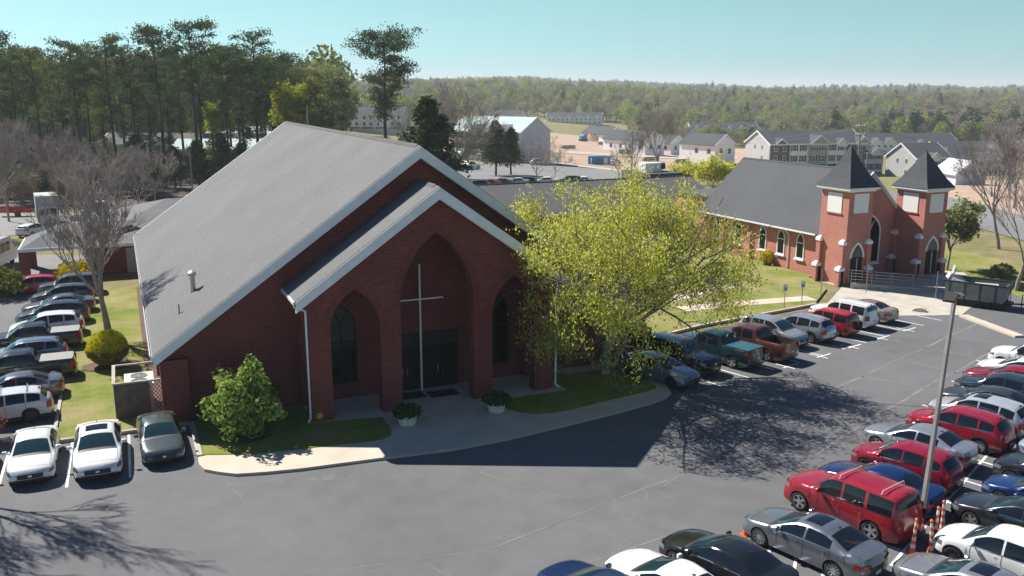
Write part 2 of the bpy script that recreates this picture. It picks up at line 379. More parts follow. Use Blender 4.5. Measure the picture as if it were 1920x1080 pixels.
slab('courtyard_lawn', [(27.7,45.5),(30.4,48.6),(36,50.2),(48,52.1),(52.5,55.8),(54.6,60.3),(55.3,60.3),(55.3,84),(27.7,84)], 'grass', .12)
slab('church_apron', [(48.6,51.6),(54.4,56.1),(54.6,60),(66.8,60),(69,56.5),(64.5,50),(55.5,45.2),(50.2,47.2)], 'concrete', .03, -.02)
slab('verge', [(66.9,61),(69.3,57),(66.3,50.5),(63,44),(63,39),(72,45),(78,60),(80,84),(66.9,84)], 'grass', .02)
drape('road', [(62,8),(69,4),(120,104),(110,108)], 'old_asphalt', .06)
drape('road', [(83,50),(90,46),(135,150),(126,153)], 'old_asphalt', .05)
def strip(mb, a, b, w, z=.012, jit=0, n=1):
    a = Vector((*a, 0)); b = Vector((*b, 0)); d = (b-a); L = d.length; d /= L; p = Vector((-d.y, d.x, 0)); n = max(1, int(L/1.2)) if jit else 1
    prev = None; off = 0
    for i in range(n+1):
        off = off*.8 + random.uniform(-jit, jit); c = a + d*(L*i/n) + p*off; ww = w*(random.uniform(.5, 1.3) if jit else 1)
        cur = (c-p*ww/2, c+p*ww/2)
        if prev: mb.add([(q.x, q.y, z) for q in (prev[0], cur[0], cur[1], prev[1])], [(0,1,2,3)])
        prev = cur
def path_walk(name, pts, w, m, z=.13):
    mb = MB()
    for a, b in zip(pts, pts[1:]): strip(mb, a, b, w, z)
    return struct(mb.build(name, m))
path_walk('footpath', [(37.5,54.6),(43,54.3),(49,53.6)], 1.5, 'walk_concrete', .135)
path_walk('footpath', [(30,60),(38,57.5),(46,60)], 1.5, 'walk_concrete', .138)
# kerbs
def kerb(name, pts, w=.16, h=.16, m='kerb_concrete', z=0):
    mb = MB(); L = []; Rr = []
    for i, p in enumerate(pts):
        a = Vector(pts[max(i-1, 0)]); b = Vector(pts[min(i+1, len(pts)-1)]); d = (b-a).normalized(); n = Vector((-d.y, d.x))*w/2; q = Vector(p)
        L.append(tuple(q+n)); Rr.append(tuple(q-n))
    mb.prism(L+Rr[::-1], z, z+h); return struct(mb.build(name, m))
kerb('kerb', [(2.15,44.25),(2.15,39.9)], .25, .17)
kerb('kerb', [(-3.9,44.4),(2.25,44.4)], .18, .17)
kerb('kerb', [(-3.95,44.4),(-3.95,79.5)], .16, .17)
kerb('kerb', [(26.75,39.9),(26.8,41.5),(27.7,44.2),(28.6,46.3),(30.2,48.4),(36,50.05),(48,51.95)], .18, .17, 'walk_concrete')
kerb('kerb', [(55.3,44.9),(53.9,39.3)], .7, .14, 'walk_concrete')
kerb('kerb', [(-12,20),(-12,52)], .16, .15)
# painted stalls, seams between paving lanes
mb = MB(); hd = (math.sin(R(-16)), math.cos(R(-16)))
ROW = []                                             # nose points between the stalls of the far row
for i in range(-1, 13):
    c = (20.2+2.02*i*1.0, 23.7+.86*i); ROW.append(c)
for i in range(12):
    c = (22.2+2.36*i, 19.4+1.14*i)
    strip(mb, (c[0]-hd[0]*1.0, c[1]-hd[1]*1.0), (c[0]+hd[0]*5, c[1]+hd[1]*5), .11)
strip(mb, (23.2,20.6),(47.5,32.3), .11, .014)
for i in range(11):
    c = (29.6+2.33*i, 38.9+.58*i); strip(mb, c, (c[0]+hd[0]*5, c[1]+hd[1]*5), .11)
for i in range(5): 
    c = (35.0+3.3*i, 40.2+.85*i); strip(mb, (c[0], c[1]), (c[0]+1.4, c[1]+.35), .11, .014); strip(mb, (c[0]+.5, c[1]-.4), (c[0]+.1, c[1]+.8), .11, .016)
for x in (-8.6,-5.75,-3.15,-.72): strip(mb, (x,44.2), (x-.02,38.9), .11)
for x, y in ((52.2,-1),): pass
# hatched bay near the cones
strip(mb, (20.15,24.35),(22.2,17.8), .11, .014)
for k in range(6):
    t = .9+k*1.05; ax, ay = 20.15+.3*t, 24.35-.955*t; strip(mb, (ax, ay), (ax-.75, ay-.75), .11, .016)
struct(mb.build('road_markings', 'paint_white'))
mb = MB()
for a, b, w in (((21,30.5),(34.8,36),.10),((34.8,36),(56,43.6),.16),((26,28.6),(34.9,32.3),.10),((34.9,32.3),(50,38),.15),((42.6,39),(43.6,35.4),.1),((38,37.3),(40,33.6),.1),((46,40.3),(47.5,37),.1),((10,27),(20,29.6),.07),((4,28.2),(10,27.3),.06),((8.5,27.1),(9.6,24.6),.05),((14.5,28.2),(16,25.3),.05),((50,41.6),(51.5,38.5),.1),((12,24.6),(17.5,25.5),.06),((13,33.5),(14.2,31.2),.05)):
    strip(mb, a, b, w, .009, jit=.07)
struct(mb.build('paving_seams', 'seam'))
# mulch beds
for c, r in (((4.4,41.3),1.1),((-1.62,56.2),1.5)):
    mb = MB(); mb.poly([(c[0]+r*math.cos(a)*random.uniform(.85,1.1), c[1]+r*.8*math.sin(a)*random.uniform(.85,1.1), .165) for a in np.linspace(0,6.28,17)[:-1]]); struct(mb.build('mulch_bed', 'mulch'))
mb = MB(); mb.b2(.35,1.2,47.2,79,.1,.135); struct(mb.build('mulch_bed', 'mulch'))

# ---------------------------------------------------------------- church
def arch_pts(cx, hw, z0, zs, za, n=8, e=.0):
    "pointed-arch outline (x, z) from bottom-left up and round; e widens it"
    H = za-zs; Rr = (H*H+hw*hw)/(2*hw); L = []
    a1 = math.asin(min(1, H/Rr))
    for i in range(n+1):
        a = a1*i/n; L.append((cx-hw+Rr-(Rr+e)*math.cos(a), zs+(Rr+e)*math.sin(a)))
    if e: L[-1] = (cx, za+e*1.35)
    Rt = [(2*cx-x, z) for x, z in L[:-1]][::-1]
    return [(cx-hw-e, z0)] + L + Rt + [(cx+hw+e, z0)]
def wall_with_openings(mb, outline_top, xs0, xs1, z0, ops, y0, y1):
    """wall between y0 (front) and y1; outline_top(x) gives its top; ops: list of arch outlines (left to right), each open to the bottom (z0)"""
    xs = xs0; cols = []
    def seg(xa, xb):
        mb.prism([(xa, z0), (xb, z0), (xb, outline_top(xb))] + ([(pk, outline_top(pk))] if (pk := PK) and xa < PK < xb else []) + [(xa, outline_top(xa))], y0, y1, 'y')
    global PK
    for op in ops:
        xa, xb = op[0][0], op[-1][0]; seg(xs, xa)
        inner = op[1:-1]
        for (x0_, z0_), (x1_, z1_) in zip([op[0]]+inner, inner+[op[-1]]):
            if x1_-x0_ < 1e-5: continue
            t0, t1 = outline_top(x0_), outline_top(x1_)
            mb.prism([(x0_, z0_), (x1_, z1_), (x1_, t1), (x0_, t0)], y0, y1, 'y')
        xs = xb
    seg(xs, xs1)
PK = None
CX = 14.15
ch = empty('church', (CX, 45, 0), 0, 'big red brick church hall with steep grey roof and three pointed entrance arches', 'church')
CM = Matrix.Translation((-CX, -45, 0))
def cb(mb, name, m, parent=ch, smooth=False):
    o = mb.build(name, m, parent, smooth); 
    if parent is ch: o.matrix_parent_inverse = CM
    return o
SL = .7075
mb = MB()
HW = 12.95; ZE = 4.05; ZR = 12.95                              # wall gable below the roof
for y0, y1 in ((44.95, 45.35), (83.4, 83.8)):
    mb.prism([(CX-HW, 0), (CX+HW, 0), (CX+HW, ZE-.2), (CX, ZE-.2+HW*SL), (CX-HW, ZE-.2)], y0, y1, 'y')
mb.b2(CX-HW, CX-HW+.35, 45.35, 83.4, 0, ZE-.2); mb.b2(CX+HW-.35, CX+HW, 45.35, 83.4, 0, ZE-.2)
for y in (45.2, 53, 61, 69, 77):
    mb.b2(CX-HW-.28, CX-HW-.002, y, y+.7, 0, 3.5)
mb.b2(CX-HW-.28, CX-HW+1.0, 44.65, 44.947, 0, 3.3)
cb(mb, 'wall', 'brick_red')
def roof(cx, hw, zr, y0, y1, th=.28, sl=SL):
    mb = MB(); ze = zr-hw*sl
    mb.prism([(cx-hw, ze), (cx, zr), (cx+hw, ze), (cx+hw, ze-th), (cx, zr-th), (cx-hw, ze-th)], y0, y1, 'y'); return mb
r0 = cb(roof(CX, 13.53, 13.3, 44.27, 84.25), 'roof', 'roof_grey')
def rake(cx, hw, zr, y0, y1, h, sl=SL, dz=0):
    mb = MB(); ze = zr-hw*sl
    mb.prism([(cx-hw, ze), (cx, zr), (cx+hw, ze), (cx+hw, ze-h), (cx, zr-h*1.12), (cx-hw, ze-h)], y0, y1, 'y'); return mb
mb = rake(CX, 13.5, 13.3-.285, 44.30, 44.517, .32); cb(mb, 'soffit_board', 'trim', r0); mb = rake(CX, 13.5, 13.3-.04, 44.215, 44.267, .52); cb(mb, 'fascia', 'trim', r0)
mb = rake(CX, 13.5, 13.325, 84.253, 84.4, .45); cb(mb, 'fascia', 'trim', r0)
mb = MB(); mb.prism([(CX-.18, 13.2), (CX, 13.36), (CX+.18, 13.2)], 44.7, 84.2, 'y'); cb(mb, 'ridge_cap', 'roof_low', r0)
for s in (-1, 1):
    mb = MB(); x = CX+s*13.55; z = 13.3-13.5*SL-.14
    mb.prism([(x-.07*s, z-.09), (x+.07*s, z-.09), (x+.09*s, z+.08), (x+.06*s, z+.08), (x+.05*s, z-.06), (x-.07*s, z-.06)], 44.4, 84.3, 'y')
    for k in range(50): mb.b2(min(x+.09*s, x+.12*s), max(x+.09*s, x+.12*s), 44.8+k*.79, 44.88+k*.79, z-.05, z+.1)
    cb(mb, 'gutter', 'trim_pipe')
# portico
PY = 42.02; PD = .75
phw = 6.55; ztop = lambda x: 11.05 - abs(x-CX)*SL
pf = MB(); PK = CX
wall_arches = [arch_pts(CX-4.24, 1.25, .12, 4.55, 6.62), arch_pts(CX, 1.95, .12, 5.6, 9.15), arch_pts(CX+4.24, 1.25, .12, 4.55, 6.62)]
wall_with_openings(pf, ztop, CX-phw, CX+phw, .12, wall_arches, PY, PY+PD)
# side walls of the portico, each with a narrow arch
for s in (-1, 1):
    xa, xb = (CX-phw, CX-phw+.5) if s < 0 else (CX+phw-.5, CX+phw)
    zt = 11.05-phw*SL-.05
    op = arch_pts(44.0, .55, .12, 4.0, 5.1)
    PK = None; q = MB()
    def segx(ya, za, yb, zb): pf.prism([(ya, za), (yb, zb), (yb, zt), (ya, zt)], xa, xb, 'x')
    segx(PY+PD, .12, 43.45, .12); segx(44.55, .12, 44.947, .12)
    inn = op[1:-1]
    for a, b in zip([op[0]]+inn, inn+[op[-1]]):
        if b[0]-a[0] > 1e-5: segx(a[0], a[1], b[0], b[1])
cb(pf, 'portico_wall', 'brick_red')
for cxx, hw, zs, za in ((CX-4.24, 1.25, 4.55, 6.62), (CX, 1.95, 5.6, 9.15), (CX+4.24, 1.25, 4.55, 6.62)):
    mb = MB(); i_ = arch_pts(cxx, hw, zs-.6, zs, za, 10)[1:-1]; o_ = arch_pts(cxx, hw, zs-.6, zs, za, 10, .36)[1:-1]
    for k in range(len(i_)-1): mb.prism([i_[k], i_[k+1], o_[k+1], o_[k]], PY-.02, PY+.005, 'y')
    cb(mb, 'arch_trim', 'brick_arch')
r1 = cb(roof(CX, 7.2, 11.5, 41.40, 44.94), 'portico_roof', 'roof_grey')
cb(rake(CX, 7.18, 11.5-.285, 41.42, 41.617, .32), 'soffit_board', 'trim', r1); cb(rake(CX, 7.18, 11.5-.04, 41.345, 41.397, .52), 'fascia', 'trim', r1)
mb = MB(); mb.prism([(CX-.16, 11.41), (CX, 11.55), (CX+.16, 11.41)], 41.9, 44.9, 'y'); cb(mb, 'ridge_cap', 'roof_low', r1)
for s in (-1, 1):
    mb = MB(); x = CX+s*7.22; z = 11.5-7.18*SL-.13
    mb.b2(x-.07, x+.07, 41.5, 44.9, z-.08, z+.07)
    mb.tube([(x, 41.75, z-.05), (x, 41.75, z-.22), (CX+s*6.68, 41.85, z-.5), (CX+s*6.66, 41.93, z-.9), (CX+s*6.66, 41.93, .4), (CX+s*6.8, 41.8, .22)], .055, 8)
    cb(mb, 'downspout', 'trim_pipe', r1)
mb = MB(); mb.b2(CX-2.0, CX+2.0, PY+PD+.01, 44.94, 9.2, 9.35); cb(mb, 'porch_ceiling', 'fascia_mid')
# porch back wall: entry doors, tall traceried window
def pointed_window(parent, cx, hw, z0, zs, za, y, name='window', s=1, frame='black', glassm='glass_dark', tracery=True, fw=.09, bars=0, axis='y'):
    """window on a wall facing -y at y (or facing -x at x=y when axis is 'x')"""
    f = MB(); o_ = arch_pts(cx, hw, z0, zs, za, 10, fw); i_ = arch_pts(cx, hw, z0, zs, za, 10)
    A = (y-.06, y+.004) if s > 0 else (y-.004, y+.06)
    P = lambda pts, a, b: f.prism(pts, a, b, axis)
    for k in range(len(i_)-1): P([i_[k], i_[k+1], o_[k+1], o_[k]], *A)
    P([(cx-hw-fw, z0-fw), (cx+hw+fw, z0-fw), (cx+hw+fw, z0), (cx-hw-fw, z0)], *A)
    if tracery:
        P([(cx-.04, z0), (cx+.04, z0), (cx+.04, zs), (cx-.04, zs)], A[0]+.01, A[1])
        H = za-zs; Rr = (H*H+hw*hw)/(2*hw)
        for sg in (-1, 1):
            pts = []
            for k in range(9):
                a = math.asin(min(1, H/Rr))*k/8*.78; pts.append((cx+sg*(-Rr+Rr*math.cos(a))*-1 - 0, zs+Rr*math.sin(a)))
            for k in range(8):
                (xa, za_), (xb, zb_) = pts[k], pts[k+1]
                P([(xa-.035, za_), (xa+.035, za_), (xb+.035, zb_), (xb-.035, zb_)], A[0]+.012, A[1])
    if bars: P([(cx-hw, bars-.04), (cx+hw, bars-.04), (cx+hw, bars+.04), (cx-hw, bars+.04)], A[0]+.014, A[1])
    w = f.build(name, frame, parent)
    gq = MB(); gq.prism(i_, y-.02, y+.002, axis) if s > 0 else gq.prism(i_, y-.002, y+.02, axis)
    g_ = gq.build('pane', glassm, w)
    return w
w = pointed_window(ch, CX-4.35, .72, 1.05, 3.9, 5.05, 44.95, bars=3.2); w.matrix_parent_inverse = CM
w = pointed_window(ch, CX+4.35, .72, 1.05, 3.9, 5.05, 44.95, bars=3.2); w.matrix_parent_inverse = CM
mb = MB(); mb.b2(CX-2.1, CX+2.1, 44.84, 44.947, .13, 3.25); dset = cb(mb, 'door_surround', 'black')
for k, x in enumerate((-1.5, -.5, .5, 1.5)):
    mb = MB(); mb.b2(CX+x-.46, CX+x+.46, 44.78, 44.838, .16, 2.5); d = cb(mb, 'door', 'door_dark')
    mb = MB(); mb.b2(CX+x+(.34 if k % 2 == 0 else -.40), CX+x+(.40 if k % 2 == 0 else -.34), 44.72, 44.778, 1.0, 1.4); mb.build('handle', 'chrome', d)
tag(empty('entrance_cross', (14.0, 44.5, .125), 0, 'tall thin white metal cross standing in the central entrance arch', 'cross'))
xr = [o for o in C.objects if o.name == 'entrance_cross'][0]
mb = MB(); mb.b2(-.045, .045, -.045, .045, 0, 7.0); mb.build('upright', 'trim_pipe', xr)
mb = MB(); mb.b2(-1.3, 1.3, -.035, .035, 5.05, 5.13); mb.build('crossbar', 'trim_pipe', xr)
for x, y, l in ((13.1, 43.9, 'dark doormat at the left of the entrance doors'), (14.9, 43.6, 'dark doormat at the right of the entrance doors')):
    mb = MB(); mb.b2(-.8, .8, -.5, .5, 0, .015); tag(mb.build('doormat', 'plastic', None, loc=(x, y, .127)), l, 'doormat', 'doormats in the porch')
mb = MB(); mb.prism([(-.16+.16*(1+math.cos(a)), .16*math.sin(a)) for a in np.linspace(0, 6.28, 17)[:-1]], 0, .03, 'y')
tag(mb.build('wall_disc', 'leaf_forsythia' and mat('disc_yellow', (.6,.42,.02), .5, noise=.3, nscale=9), None, loc=(7.95, 41.985, .42)), 'small round yellow disc low on the left brick pier', 'plaque')
# roof vents
def lathe_thing(name, mats, prof, loc, label, cat, group=None, n=16):
    mb = MB(); mb.lathe((0,0,0), prof, n); return tag(mb.build(name, mats, None, True, loc), label, cat, group)
zr_ = lambda x: 13.3-abs(x-CX)*SL
lathe_thing('roof_vent', 'galv', [(0,-.1),(.16,-.1),(.13,.25),(.13,.85),(.2,.85),(.22,.9),(.22,1.02),(.1,1.12),(0,1.13)], (3.05,50.3,zr_(3.05)+.0), 'galvanised round vent with a cap on the lower left of the church roof', 'vent pipe')
lathe_thing('roof_vent', 'pole_grey', [(0,-.05),(.1,-.05),(.035,.06),(.035,.5),(0,.5)], (2.15,48.0,zr_(2.15)), 'short thin vent pipe near the front edge of the church roof', 'vent pipe')
# planters with clipped plants
def planter(x, y, label):
    mb = MB(); mb.lathe((0,0,0), [(0,0),(.36,0),(.42,.06),(.46,.45),(.5,.47),(.5,.55),(.42,.55),(.40,.44),(0,.42)], 20)
    p = tag(mb.build('planter', 'pot', None, True, (x, y, .125)), label, 'planter', 'round planters beside the entrance')
    n = 1100; d = rng.normal(size=(n, 3)); d /= np.linalg.norm(d, axis=1)[:, None]; r = rng.uniform(.6, 1.08, n)[:, None]
    P = d*r*np.array([.72, .72, .30]) + np.array([0, 0, .68]); P = P[P[:, 2] > .4]
    V, F = cards(P, .11); pl = link('potted_shrub', npmesh('leaves', V, F, 'leaf_pot'), None, (x, y, .125))
    tag(pl, 'low dark green shrub growing in the ' + ('left' if x < 14 else 'right') + ' entrance planter', 'shrub', 'shrubs in the entrance planters')
planter(11.78, 39.9, 'pale round concrete planter left of the entrance walk')
planter(16.45, 39.85, 'pale round concrete planter at the corner of the tree lawn')

# low wing running from the hall to the chapel
lw = empty('church_wing', (42, 88, 0), 0, 'low brick wing with long dark grey roof between hall and chapel', 'building')
def at0(o, loc): o.matrix_parent_inverse = Matrix.Translation((-loc[0], -loc[1], -loc[2])); return o
L0 = (42, 88, 0)
mb = MB(); mb.b2(26.5, 62, 84.3, 98, 0, 3.3); at0(mb.build('wall', 'brick_red', lw), L0)
mb = MB(); mb.prism([(83.5, 3.25), (91.5, 6.0), (99, 3.25), (99, 3.05), (91.5, 5.8), (83.5, 3.05)], 26.2, 63.2, 'x'); rr = at0(mb.build('roof', 'roof_low', lw), L0)
mb = MB(); mb.b2(26.2, 63.2, 83.35, 83.49, 3.0, 3.24); mb.b2(26.2, 63.2, 91.4, 91.6, 5.97, 6.06); mb.build('fascia', 'plastic', rr)
for x in (31, 35, 39, 43, 47, 51):
    mb = MB(); mb.b2(x-.6, x+.6, 84.2, 84.29, 1, 2.5); w_ = at0(mb.build('window', 'trim', lw), L0)
    mb = MB(); mb.b2(x-.5, x+.5, 84.16, 84.195, 1.1, 2.4); mb.build('pane', 'glass_win', w_)
hv = empty('hvac_unit', (60.3, 95.5, 6.3), 0, 'white rooftop air conditioning unit on the low wing behind the tree', 'air conditioner')
fl = MB(); fl.b2(58.2, 63.0, 92.5, 99, 0, 6.3); at0(fl.build('flat_roof_block', 'roof_low', lw), L0)
mb = MB(); mb.b2(-1.3, .9, -.8, .8, 0, 1.1); mb.build('housing', 'trim', hv)
mb = MB(); mb.prism([(.92, .2), (1.7, .35), (1.5, 1.15), (.92, 1.08)], -.7, .7, 'y'); mb.build('intake_hood', 'galv', hv)
mb = MB(); mb.b2(1.0, 1.6, -.72, -.705, .35, .95); mb.build('grille', 'black', hv)

# AC unit in its timber and lattice enclosure
ac = empty('air_conditioner', (-.05, 47.9, .12), 0, 'beige twin-fan air conditioner inside the timber enclosure by the church', 'air conditioner')
mb = MB(); mb.b2(-.62, .62, -1.0, 1.0, .05, 1.45); mb.b2(-.7, .7, -1.08, 1.08, 1.451, 1.5); mb.build('housing', 'ac_beige', ac)
for y in (-.48, .48):
    mb = MB(); mb.lathe((0, y, 0), [(.42,1.5),(.42,1.54),(.38,1.54),(.38,1.505)], 24)
    fg = mb.build('fan_guard', 'steel', ac, True)
    mb = MB(); mb.lathe((0, y, 0), [(.38,1.504),(0,1.504)], 24); mb.build('fan_opening', 'black', fg)
    mb = MB()
    for r in (.1,.17,.24,.31,.37): mb.lathe((0, y, 0), [(r,1.53),(r+.015,1.53),(r+.015,1.518),(r,1.518),(r,1.53)], 20)
    for a in range(4): mb.box((0, y, 1.526), (.76, .02, .01), a*math.pi/4)
    mb.build('wire_guard', 'galv', fg)
en = empty('timber_enclosure', (.05, 46.4, .12), 0, 'weathered timber fence enclosure with lattice panel round the air conditioner', 'fence')
mb = MB(); mb.b2(-1.25, .35, -.05, .0, 0, 1.75)
for k in range(8): mb.b2(-1.25+k*.2+.005, -1.25+k*.2+.195, -.08, -.052, .02, 1.7)
mb.b2(-1.3, -1.25, -.05, 3.2, 0, 1.75)
mb.build('board_panel', 'wood_dark', en)
mb = MB(); mb.b2(-1.36, 1.5, -.1, .04, 1.75, 1.83); mb.b2(-1.36, -1.2, .042, 3.2, 1.75, 1.83); mb.b2(-1.36, 1.3, 3.2, 3.34, 1.75, 1.83); mb.build('cap_rail', 'wood_pale', en)
mb = MB()
for s in (-1, 1):
    for k in range(-8, 12):
        x0 = .4+k*.17; pts = []
        for t in np.linspace(0, 1.7, 30):
            x = x0+s*t*.75+(0 if s > 0 else .6)
            if .38 < x < 1.4: pts.append((x, t+.03))
        if len(pts) > 1: 
            (xa, za), (xb, zb) = pts[0], pts[-1]; mb.prism([(xa-.025, za), (xa+.025, za), (xb+.025, zb), (xb-.025, zb)], -.04-(.012 if s > 0 else 0), -.028-(.012 if s > 0 else 0), 'y')
mb.b2(.36, .42, -.06, 0, 0, 1.75); mb.b2(1.38, 1.44, -.06, 0, 0, 1.75); mb.build('lattice', 'wood_pale', en)
mb = MB(); mb.lathe((1.55,-.35,0), [(0,0),(.09,0),(.09,.55),(0,.55)], 12); mb.build('post', 'wood_pale', en)

# ---------------------------------------------------------------- chapel with twin towers
TX0, TX1, TY0, TY1 = 54.75, 57.35, 56.35, 59.55; UX0 = 63.35; UX1 = 65.9; KX = 60.3
cp = empty('chapel', (KX, 66, 0), 0, 'pink brick chapel with slate grey roof and twin square towers', 'church')
LC = (KX, 66, 0)
def cc(mb, name, m, parent=cp): 
    o = mb.build(name, m, parent)
    return at0(o, LC) if parent is cp else o
CSL = (9.15-3.95)/(KX-54.95)
mb = MB()
ctop = lambda x: 9.0-abs(x-KX)*CSL
mb.prism([(55.5, 0), (65.1, 0), (65.1, ctop(65.1)), (KX, 9.0), (55.5, ctop(55.5))], 59.6, 59.95, 'y')
mb.b2(55.5, 55.85, 59.95, 76.9, 0, ctop(55.5)-.05); mb.b2(64.75, 65.1, 59.95, 76.9, 0, ctop(65.1)-.05)
mb.prism([(55.5, 0), (65.1, 0), (65.1, ctop(65.1)), (KX, 9.0), (55.5, ctop(55.5))], 76.9, 77.25, 'y')
for y in (69.4, 73.6, 76.4): mb.b2(55.25, 55.497, y, y+.5, 0, 3.2)
cc(mb, 'wall', 'brick_pink')
r2 = cc(roof(KX, KX-54.86, 9.2, 59.55, 77.6, .22, CSL), 'roof', 'roof_slate')
mb = rake(KX, KX-54.88, 9.16, 59.45, 59.547, .42, CSL); cc(mb, 'fascia', 'trim', r2)
mb = rake(KX, KX-54.9, 9.0, 59.38, 59.447, .2, CSL); cc(mb, 'moulding', 'fascia_mid', r2)
mb = MB(); mb.prism([(KX-.15, 9.1), (KX, 9.25), (KX+.15, 9.1)], 59.8, 77.5, 'y'); cc(mb, 'ridge_cap', 'roof_spire', r2)
mb = MB(); x = 54.83; z = 9.2-(KX-54.9)*CSL-.12; mb.b2(x-.07, x+.07, 60.1, 77.6, z-.08, z+.06); cc(mb, 'gutter', 'trim_pipe')
for y in (64.1, 72.6):
    mb = MB(); mb.tube([(x, y, z-.05), (55.2, y, z-.4), (55.42, y, z-.6), (55.42, y, .2)], .05, 8); cc(mb, 'downspout', 'trim_pipe')
for y in (62.6, 65.2, 67.8, 71.5, 75.0):
    w_ = pointed_window(cp, y, .42, 1.35, 2.75, 3.5, 55.5, frame='trim', glassm='glass_dark', tracery=False, fw=.10, bars=2.7, axis='x'); at0(w_, LC)
    mb = MB(); mb.b2(55.32, 55.49, y-.62, y+.62, 1.12, 1.24); mb.build('sill', 'trim', w_)
w_ = pointed_window(cp, 60.55, 1.1, 1.1, 3.7, 5.2, 59.6, frame='trim', glassm='glass_dark', tracery=True, fw=.15); at0(w_, LC)
mb = MB(); mb.b2(59.3, 61.8, 59.42, 59.59, .86, .98); mb.build('sill', 'trim', w_)
def tower(x0, x1, y0, y1, ze, zap):
    cx, cy = (x0+x1)/2, (y0+y1)/2
    mb = MB(); mb.b2(x0, x1, y0, y1, 0, ze); tw = cc(mb, 'tower', 'brick_pink')
    mb = MB(); e = .34
    for a, b, f in ((e, .16, 0), ): mb.b2(x0-e, x1+e, y0-e, y1+e, ze, ze+.2)
    mb.b2(x0-.12, x1+.12, y0-.12, y1+.12, ze-.14, ze-.002); mb.build('cornice', 'trim', tw)
    mb = MB(); hx, hy = (x1-x0)/2+e+.06, (y1-y0)/2+e+.06; vs = []
    for q, z in ((1, ze+.201), (.70, ze+.95), (.36, ze+2.1)): vs += [(cx-hx*q, cy-hy*q, z), (cx+hx*q, cy-hy*q, z), (cx+hx*q, cy+hy*q, z), (cx-hx*q, cy+hy*q, z)]
    vs.append((cx, cy, zap)); fs = [(3,2,1,0)]
    for k in range(2): fs += [(4*k+i, 4*k+(i+1)%4, 4*k+4+(i+1)%4, 4*k+4+i) for i in range(4)]
    fs += [(8+i, 8+(i+1)%4, 12) for i in range(4)]
    mb.add(vs, fs); mb.build('spire', 'roof_spire', tw)
    for k, (ax) in enumerate(('y', 'x')):
        mb = MB(); f2 = MB()
        if ax == 'y':
            mb.b2(cx-.78, cx+.78, y0-.05, y0-.002, ze-1.95, ze-.32); f2.b2(cx-.9, cx+.9, y0-.1, y0-.002, ze-2.06, ze-1.952)
        else:
            mb.b2(x0-.05, x0-.002, cy-.82, cy+.82, ze-1.95, ze-.32); f2.b2(x0-.1, x0-.002, cy-.9, cy+.9, ze-2.06, ze-1.952)
        p_ = mb.build('belfry_panel', 'trim_pipe', tw); f2.build('sill', 'brick_pink', p_)
    # stepped buttresses with white stone caps
    for bx, by, dx, dy in ((x0, y0+.24, -1, 0), (x0, y1-.24, -1, 0), (x1-.24, y0, 0, -1)):
        for d, z1 in ((.5, 1.3), (.26, 3.5)):
            mb = MB(); w = .46
            c = (bx+dx*d/2, by+dy*d/2); sx = d if dx else w; sy = d if dy else w
            mb.b2(c[0]-sx/2, c[0]+sx/2, c[1]-sy/2, c[1]+sy/2, 0, z1); mb_ = mb.build('buttress', 'brick_pink', tw)
            k = MB(); sx2, sy2 = sx+.12, sy+.12
            k.b2(c[0]-sx2/2, c[0]+sx2/2, c[1]-sy2/2, c[1]+sy2/2, z1+.002, z1+.22)
            q = [(c[0]-sx2/2, c[1]-sy2/2), (c[0]+sx2/2, c[1]-sy2/2), (c[0]+sx2/2, c[1]+sy2/2), (c[0]-sx2/2, c[1]+sy2/2)]
            bk = (-dx*.12, -dy*.12); k.add([(*p, z1+.22) for p in q] + [(p[0]*.5+c[0]*.5+bk[0], p[1]*.5+c[1]*.5+bk[1], z1+.42) for p in q], [(0,1,5,4),(1,2,6,5),(2,3,7,6),(3,0,4,7),(4,5,6,7)])
            k.build('buttress_cap', 'trim', mb_)
    dr = MB(); dr.prism(arch_pts(cx-.05, .62, .35, 2.35, 3.5, 8), y0-.03, y0-.002, 'y'); dd = dr.build('door', 'door_dark', tw)
    f = MB(); i_ = arch_pts(cx-.05, .62, .35, 2.35, 3.5, 8); o_ = arch_pts(cx-.05, .62, .35, 2.35, 3.5, 8, .16)
    for k in range(1, len(i_)-2): f.prism([i_[k], i_[k+1], o_[k+1], o_[k]], y0-.1, y0-.002, 'y')
    f.build('door_arch', 'trim', dd)
    f = MB(); f.prism([(x, z) for x, z in arch_pts(cx-.05, .57, 2.42, 2.43, 3.38, 8)], y0-.045, y0-.031, 'y'); f.build('fanlight', 'glass_win', dd)
    f = MB(); f.b2(cx-.03, cx+.03, y0-.05, y0-.032, .4, 2.3); f.build('handle', 'trim', dd)
    return tw
tower(TX0, TX1, TY0, TY1, 8.05, 11.7)
tower(UX0, UX1, TY0, TY1, 7.65, 11.0)
mb = MB(); mb.b2(63.9, 65.8, 54.9, 55.83, 0, .18); mb.b2(64.0, 65.7, 55.2, 55.83, .18, .34); tag(mb.build('steps', 'concrete', None), 'concrete steps at the door of the right chapel tower', 'steps')
